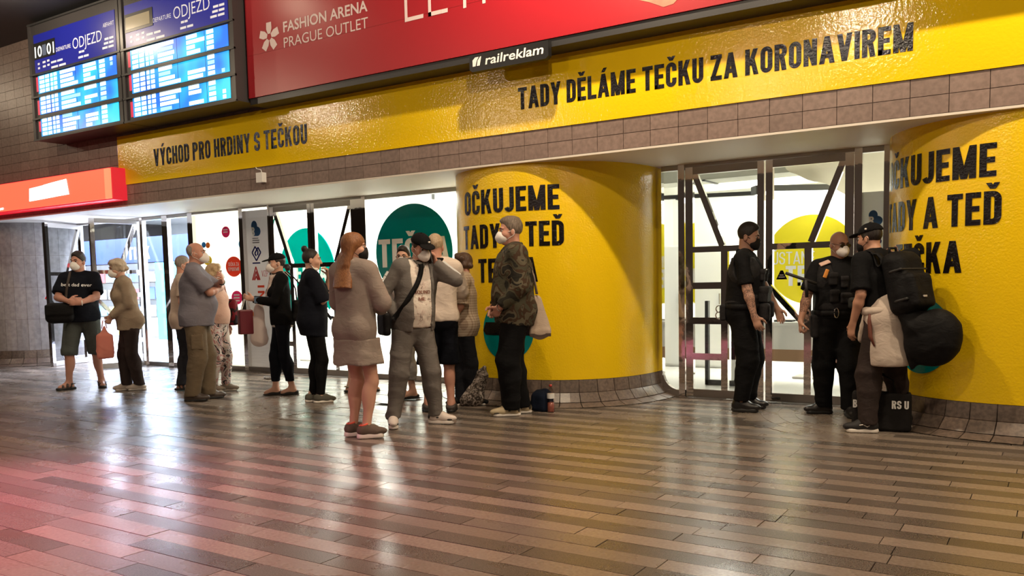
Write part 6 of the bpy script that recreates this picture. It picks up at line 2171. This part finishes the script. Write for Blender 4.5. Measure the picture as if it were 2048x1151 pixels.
VEST = cloth('vest_fabric', (.014, .013, .014), (.022, .021, .022), 25, .75)
p = Person('tattooed officer in black vest and black mask standing in profile at the right doors', (-2.53, .64), 1.77, 350, [(.02, .11, 355), (-.05, -.10, 345)], tattoo_skin('skin_tattoo_sleeve', (.48, .27, .19), (.035, .035, .04), (.90, 1.36)), w=1.20, d=1.18, sh=1.08, lean=.04,
           head=(-.05, .20, 0), arms=(dict(hand=(.23, .13, .90), elbow=(1, -.8, -.2), dir=(-.05, .35, -.93), palm=(-1, .1, 0), curl=.45, spread=.4), dict(hand=(-.20, .28, .93), elbow=(-1, -.5, -.3), dir=(.05, .35, -.93), palm=(1, 0, 0), curl=.5)))
p.body()
p.top('uniform_shirt', K['black'], e=.016, hem=.93, sl_frac=.84, sl_e=.012, collar=.04)
p.bottom('cargo_trousers', K['black'], e=.024, hem=.10, ankle=.068, knee=.012, waist=1.0, tuck=.1, fold=(.008, 42, 1.0))
p.shoes('boot', mat('boot_leather', (.012, .011, .011), .35), sole_h=.03, laces=K['rubber_black'])
p.eyes(); p.mask('black', 'flat'); p.hair('thick', HAIR['dark'])
v, b = duty_kit(p, [(.08, .165, 1.28, .035, .022, .055, VEST), (-.09, .165, 1.28, .035, .022, .06, VEST), (.0, .18, 1.10, .12, .045, .075, VEST), (.185, .10, 1.05, .03, .04, .05, VEST)], VEST, K['nylon'])
F = Field().box(p.hipc + V3(.10, .20, .93), (.06, .05, .085), .03).box(p.hipc + V3(-.09, .21, .95), (.06, .045, .08), .03); vs, fs = F.mesh(.011); p.emit('belt_pouch', vs, fs, VEST, b)
F = Field().box(p.hipc + V3(.14, -.17, .93), (.03, .03, .075), .015); vs, fs = F.mesh(.01); p.emit('belt_holster', vs, fs, VEST, b)
for (cx, cz, r) in ((.16, .965, .032), (.16, .905, .034)):
    o = MB().tube([p.hipc + V3(cx, -.20 + r * math.cos(q), cz + r * math.sin(q)) for q in np.linspace(0, 2 * PI, 15)], .005, 6).build('handcuff', M['chrome'], b, True); o.data.transform(Matrix.Scale(p.s, 4))
F = Field().box(p.U((.135, .02, 1.475)), (.012, .028, .006), .003, p.RU @ roty(.35)); vs, fs = F.mesh(.005, pad=.012); p.emit('shoulder_badge', vs, fs, mat('badge_yellow', (.75, .62, .20), .5), v)
F = Field().box(p.U((.02, .19, 1.33)), (.02, .004, .006), .002); vs, fs = F.mesh(.005, pad=.012); p.emit('name_tag', vs, fs, M['white_print'], v)
for k in range(5):
    o = MB().tube([p.legs[0][2] + rotz(p.legs[0][3]) @ V3(-.03, .03 + .012 * k, .07 - .018 * k), p.legs[0][2] + rotz(p.legs[0][3]) @ V3(.03, .03 + .012 * k, .07 - .018 * k)], .004, 5).build('boot_lace', K['rubber_black'], p.root, True); o.data.transform(Matrix.Scale(p.s, 4))

p = Person('bald officer in black vest with white mask facing the camera at the right doors', (-1.70, .70), 1.66, 288, [(-.12, .06, 195), (.10, -.06, 280)], tattoo_skin('skin_tattoo_arm', (.40, .21, .14), (.05, .035, .03), (.95, 1.30)), w=1.20, d=1.2, sh=1.10, belly=.3, lean=.02,
           head=(.30, .20, 0), arms=(dict(hand=(.37, .06, .89), elbow=(.8, -.8, -.2), dir=(.05, .15, -.98), palm=(-1, 0, 0), curl=1.25), dict(hand=(-.30, .12, .92), elbow=(-1, -.5, -.3), curl=.6)))
p.body()
p.top('uniform_shirt', K['black'], e=.016, hem=.93, sl_frac=.86, sl_e=.020, collar=.03)
p.bottom('cargo_trousers', K['black'], e=.028, hem=.07, ankle=.075, knee=.012, waist=1.0, tuck=.1, fold=(.008, 42, 2.0))
p.shoes('boot', mat('boot_leather_2', (.014, .012, .012), .4), sole_h=.03, laces=K['rubber_black'])
p.eyes(); p.mask(); p.glasses(True)
v, b = duty_kit(p, [(.10, .17, 1.31, .04, .022, .06, VEST), (.0, .18, 1.28, .035, .022, .055, VEST), (-.10, .17, 1.30, .04, .022, .06, VEST), (.09, .185, 1.15, .04, .025, .06, VEST), (-.01, .19, 1.13, .05, .028, .05, VEST)], VEST, K['nylon'])
bag = empty('belt_pack', tuple(p.world((-.09, .24, 1.08))), p.rz); tag(bag, 'dark grey zip pouch worn in front by the bald officer', 'pouch')
vs, fs = Field().box((0, 0, 0), (.075, .035, .05), .025).mesh(.009); np_mesh('body', vs, fs, cloth('grey_pouch', (.035, .036, .034)), bag); MB().tube([(-.06, .036, .022), (.06, .036, .022)], .004, 5).build('zip', K['rubber_black'], bag)
o = MB().tube([p.hipc + V3(.075 + .02 * math.cos(q), .20, .99 + .045 * math.sin(q)) for q in np.linspace(.3, 2 * PI, 15)], .005, 6).build('carabiner', M['chrome'], b, True); o.data.transform(Matrix.Scale(p.s, 4))
F = Field().box(p.U((.150, .075, 1.458)), (.05, .03, .006), .004, p.RU @ roty(.35) @ rotx(-.5)); vs, fs = F.mesh(.006, pad=.015); p.emit('shoulder_patch', vs, fs, cloth('pale_patch', (.62, .42, .34)), v)
F = Field().box(p.U((.155, .135, 1.36)), (.018, .008, .042), .004, p.RU @ roty(-.35)); vs, fs = F.mesh(.006, pad=.015); p.emit('orange_tag', vs, fs, mat('orange_tag', (.72, .28, .05), .5), v)
F = Field().box(p.hipc + V3(.22, .03, .86), (.035, .05, .11), .02).box(p.hipc + V3(-.21, .03, .88), (.035, .05, .09), .02); vs, fs = F.mesh(.011); p.emit('holster', vs, fs, VEST, b)
# extended baton carried on the arm
bt_ = empty('baton', tuple(p.world((.30, .12, 1.16)))); tag(bt_, 'black side-handle baton at the arm of the bald officer', 'baton')
bt_.rotation_euler = (0, 0, p.rz)
MB().tube([(-.04, .04, .10), (.22, .0, .20)], .014, 8).build('shaft', K['rubber_black'], bt_, True); MB().tube([(.05, .03, .135), (.04, .03, -.02)], .015, 8).build('side_handle', K['rubber_black'], bt_, True)

# --- 17 young man with backpack
p = Person('young man in black cap with backpack and pale hoodie tied round his waist', (-1.20, .045), 1.71, 138, [(-.12, -.13, 188), (.14, .13, 140)], SKN['tan'], w=1.02, d=1.02, lean=.26,
           head=(.22, .10, 0), arms=(dict(hand=(.20, .08, 1.42), elbow=(.85, -.9, .25), dir=(-.6, .3, .5), palm=(-.3, -1, 0), curl=.8), dict(hand=(-.24, .13, .90), elbow=(-.4, -1, -.1), dir=(0, .2, -.98), palm=(1, 0, 0), curl=.5)))
p.body()
ts = p.top('t_shirt', K['black'], e=.020, hem=1.0, sl_frac=.90, sl_e=.024)
p.bottom('trousers', cloth('brown_black_trousers', (.042, .030, .028), (.03, .022, .02)), e=.026, hem=.07, ankle=.072, knee=.010, waist=.98, fold=(.008, 44, 1.2))
p.shoes('sneaker', mat('black_suede', (.014, .013, .014), .7), K['rubber_white'], .03, laces=K['rubber_black'])
for (hip, kn, ank, yaw, lift) in p.legs:
    vs, fs = Field().cap(ank - V3(0, 0, .01), ank + V3(0, 0, .05), .041, .040).mesh(.009); p.emit('sock', vs, fs, K['mask_white'])
for i in (0, 1):
    pts = [p.xf_foot([(.048, -.02 + .03 * k, .062 + (.012, -.008, .010, .004)[k])], i)[0] for k in range(4)]
    pts2 = [p.xf_foot([(-.048, -.02 + .03 * k, .062 + (.012, -.008, .010, .004)[k])], i)[0] for k in range(4)]
    for q in (pts, pts2):
        o = MB().tube(q, .0045, 5).build('side_stripe', K['rubber_white'], p.root, True); o.data.transform(Matrix.Scale(p.s, 4))
p.eyes(); p.mask('black', 'flat'); p.hair('short', HAIR['dark']); p.cap(K['black'], mark=(-.086, -.02, .075, K['rubber_white']))
hm = cloth('pale_hoodie', (.56, .47, .40), (.48, .40, .34), 6)
F = Field(); h0 = p.hipc
F.ell(h0 + V3(0, -.01, .95), (.163 * p.w + .05, .118 * p.d + .055, .14), k=.04)
for s in (1, -1): F.ell(h0 + V3(s * .07, -.055, .93), (.14, .13, .12), k=.04)
F.cap(h0 + V3(0, -.02, .98), h0 + V3(0, -.07, .60), .195, .21, flat=((0, 1, 0), .80), k=.04)
F.cap(h0 + V3(.06, -.12, .98), h0 + V3(.10, -.16, .64), .09, .10, flat=((0, 1, 0), .7), k=.05).cap(h0 + V3(-.09, -.10, .98), h0 + V3(-.11, -.12, .62), .08, .09, flat=((0, 1, 0), .7), k=.04)
F.box(h0 + V3(0, .40, .72), (.34, .24, .30), .05, k=.03, sub=True)
F.cut(h0 + V3(0, 0, .56), (0, 0, -1))
vs, fs = F.mesh(.012, fold=(.011, 26, 2.0)); hw = p.emit('tied_hoodie', vs, fs, hm)
F = Field()
for k in range(24):
    a0, a1 = 2 * PI * k / 24, 2 * PI * (k + 1) / 24
    F.cap(h0 + V3(.19 * math.cos(a0), .155 * math.sin(a0), 1.0), h0 + V3(.19 * math.cos(a1), .155 * math.sin(a1), 1.0), .030, k=.02)
F.cap(h0 + V3(-.03, .17, .99), h0 + V3(-.06, .20, .76), .034, .036, k=.02).cap(h0 + V3(.03, .17, .99), h0 + V3(.06, .20, .74), .034, .036, k=.02)
vs, fs = F.mesh(.011, fold=(.005, 45, 1.0)); p.emit('tied_sleeves', vs, fs, hm, hw)
o = MB().tube([h0 + V3(-.20, -.02, 1.02), h0 + V3(-.225, -.03, .92), h0 + V3(-.235, -.05, .80), h0 + V3(-.22, -.08, .72)], [.014, .016, .016, .006], 8).build('hanging_belt', mat('red_belt', (.13, .035, .02), .6), p.root, True); o.data.transform(Matrix.Scale(p.s, 4))
# backpack
bp_ = empty('backpack', tuple(p.world((0, 0, 0))), p.rz); tag(bp_, 'large black backpack on the back of the young man in the cap', 'backpack')
F = Field()
F.box(p.U((0, -.245, 1.16)), (.155, .105, .25), .08, p.RU).box(p.U((0, -.36, 1.08)), (.12, .05, .14), .04, p.RU, k=.03).ell(p.U((0, -.23, 1.38)), (.13, .09, .06), p.RU, k=.05)
vs, fs = F.mesh(.012, fold=(.004, 36, 1.0)); np_mesh('pack', vs, fs, K['nylon'], bp_, True, p.s)
bv = p.bvh(ts)
for s in (1, -1):
    o = p.ribbon('shoulder_strap', [(s * .10, -.17, 1.38), (s * .105, -.09, 1.50), (s * .11, .06, 1.48), (s * .125, .12, 1.36), (s * .14, .11, 1.24), (s * .17, .02, 1.12)], .055, K['nylon'], bv, lambda q: (0, .4 if q[1] > 0 else -.2, .9) if q[2] > 1.45 * p.s else (0, 1, .2), off=.006, parent=bp_, thick=.012)
for z in (1.02, 1.26):
    F = Field().cap(p.U((-.155, -.25, z)), p.U((-.14, -.345, z)), .012, k=.01).cap(p.U((-.14, -.345, z)), p.U((.14, -.345, z)), .010, k=.01)
    vs, fs = F.mesh(.009); np_mesh('compression_strap', vs, fs, K['rubber_black'], bp_, True, p.s)
vs, fs = Field().box(p.U((-.02, -.418, 1.02)), (.022, .004, .010), .003, p.RU).mesh(.005, pad=.012); np_mesh('logo_patch', vs, fs, K['eye_white'], bp_, True, p.s)
o = MB().tube([p.U((-.04, -.18, 1.42)), p.U((-.035, -.19, 1.48)), p.U((.035, -.19, 1.48)), p.U((.04, -.18, 1.42))], .012, 7).build('haul_loop', K['nylon'], bp_, True); o.data.transform(Matrix.Scale(p.s, 4))
# big dark sack hanging beside him
la = los_angle(-1.19, .045); rt_ = V3(math.sin(la), -math.cos(la), 0); lo_ = V3(math.cos(la), math.sin(la), 0)
c = V3(-1.20, .045, -.07) + rt_ * .31 - lo_ * .19
F = Field().ell((0, 0, .82), (.18, .12, .20), k=.05).cap((-.10, 0, .96), (-.19, 0, 1.06), .10, .05, k=.06).ell((.07, 0, .86), (.17, .11, .21), k=.05).cap((-.10, 0, .68), (-.12, 0, .58), .055, .01, flat=((0, 1, 0), .4), k=.03)
sb = thing_field('sling_bag', 'big soft black bag hanging beside the young man with the backpack', 'bag', tuple(c), math.atan2(rt_[1], rt_[0]), F, K['nylon'], .013, (.006, 36, 1.5))
tubes('strap', [[(-.19, 0, 1.08), (-.24, .02, 1.20), (-.27, .05, 1.32)]], .014, K['nylon'], sb)

# ================================================================== things on the floor
# black tote with white lettering between the young man's feet
c = V3(-1.20, .045, 0) - rt_ * .02 + lo_ * .02
tb = empty('tote_bag', tuple(c), math.atan2(rt_[1], rt_[0])); tag(tb, 'black tote bag with white lettering on the floor at the feet of the young man', 'bag')
F = Field().box((0, 0, .16), (.225, .075, .16), .03).box((0, 0, .33), (.19, .055, .09), .03, k=.01, sub=True)
vs, fs = F.mesh(.012, fold=(.004, 34, 1.0)); np_mesh('body', vs, fs, cloth('black_canvas', (.013, .012, .012), (.02, .018, .018)), tb)
text_mesh('lettering', 'BUT', lambda u, v: (-.215 + u, -.083, .19 + v), .066, .105, M['white_print'], tb)
text_mesh('lettering', 'RS U', lambda u, v: (.075 + u, -.083, .19 + v), .066, .125, M['white_print'], tb)
for s in (-1, 1):
    MB().tube([(-.11, s * .06, .30), (-.08, s * .05, .42), (0, s * .04, .46), (.08, s * .05, .42), (.11, s * .06, .30)], .008, 6).build('handle', K['nylon'], tb, True)


def bottle(loc, h, r, label, liquid, cap_m, lab_m):
    b = empty('bottle', loc); tag(b, label, 'bottle')
    prof = [(0.0, 0), (r * .9, 0), (r, .01), (r, h * .35), (r * .93, h * .42), (r, h * .5), (r, h * .68), (r * .75, h * .78), (r * .36, h * .88), (r * .36, h * .93)]
    def rev(name, pr, m, par):
        vs, fs, n = [], [], 14
        for q, z in pr:
            for k in range(n): vs.append((q * math.cos(2 * PI * k / n), q * math.sin(2 * PI * k / n), z))
        for i in range(len(pr) - 1):
            for k in range(n): fs.append((i * n + k, i * n + (k + 1) % n, (i + 1) * n + (k + 1) % n, (i + 1) * n + k))
        fs.append(tuple(range((len(pr) - 1) * n, len(pr) * n)))
        return mesh_obj(name, vs, fs, m, par, True)
    rev('shell', prof, glass_mat('bottle_plastic', (.86, .80, .78)), b)
    rev('drink', [(0, .004), (r * .86, .004), (r * .94, .012), (r * .94, h * .34), (r * .6, h * .36)], liquid, b)
    rev('label', [(r * 1.01, h * .5), (r * 1.02, h * .52), (r * 1.02, h * .66), (r * 1.01, h * .68)], lab_m, b)
    rev('cap', [(0, h * .925), (r * .42, h * .925), (r * .42, h), (0, h)], cap_m, b)
    return b


red_m = mat('red_plastic', (.55, .06, .05), .4)
bottle(tuple(V3(-1.20, .045, 0) + rt_ * -.15 + lo_ * .05), .39, .034, 'plastic bottle with a red cap standing in the black tote', mat('drink_pale', (.5, .4, .38), .2), red_m, M['white_print'])
pc = V3(-4.36, -.48, 0); la2 = los_angle(-4.36, -.48); r2 = V3(math.sin(la2), -math.cos(la2), 0); l2 = V3(math.cos(la2), math.sin(la2), 0)
bottle(tuple(pc + r2 * .28 + l2 * .08), .27, .036, 'plastic bottle of pink drink on the floor beside the man in camouflage', mat('drink_pink', (.35, .12, .09), .2), red_m, M['white_print'])
F = Field().box((0, 0, .09), (.10, .09, .10), .05).cap((-.04, 0, .17), (.04, 0, .19), .03, k=.05)
thing_field('floor_bag', 'dark blue bag on the floor behind the feet of the man in camouflage', 'bag', tuple(pc + r2 * .20 + l2 * .20), 0, F, cloth('navy_nylon', (.015, .022, .045)), .012, (.005, 40, 1.0))
# snake-print bag leaning against the pillar
sp_c = V3(-5.10, -.26, 0)
F = Field().cap((0, 0, .10), (.10, 0, .30), .10, .07, flat=((0, 1, 0), .6), k=.04).cap((-.07, 0, .06), (.06, 0, .08), .07, .06, flat=((0, 1, 0), .8), k=.04).cap((.10, 0, .34), (.13, 0, .40), .05, .02, k=.04)
F.cut((0, 0, .002), (0, 0, -1))
sn = thing_field('print_bag', 'grey snake-print bag slumped on the floor by the middle pillar', 'bag', tuple(sp_c), math.radians(30), F, ramp_mat('snake_print', [(0, (.05, .04, .035)), (.47, (.30, .25, .21)), (.52, (.06, .05, .045)), (.58, (.42, .36, .32))], 20.0, 2.0, distort=1.5), .011, (.006, 40, 2.0))
# crumpled litter by the window
F = Field().ell((0, 0, .018), (.06, .035, .018)).ell((.05, .01, .022), (.03, .03, .016)).ell((-.04, 0, .02), (.03, .025, .02))
F.cut((0, 0, .001), (0, 0, -1))
thing_field('crumpled_wrapper', 'crumpled shiny wrapper on the floor by the logo panel', 'litter', (-9.2, .62, 0), .4, F, mat('foil', (.55, .55, .58), .25, .8), .008, (.006, 90, 1.0))
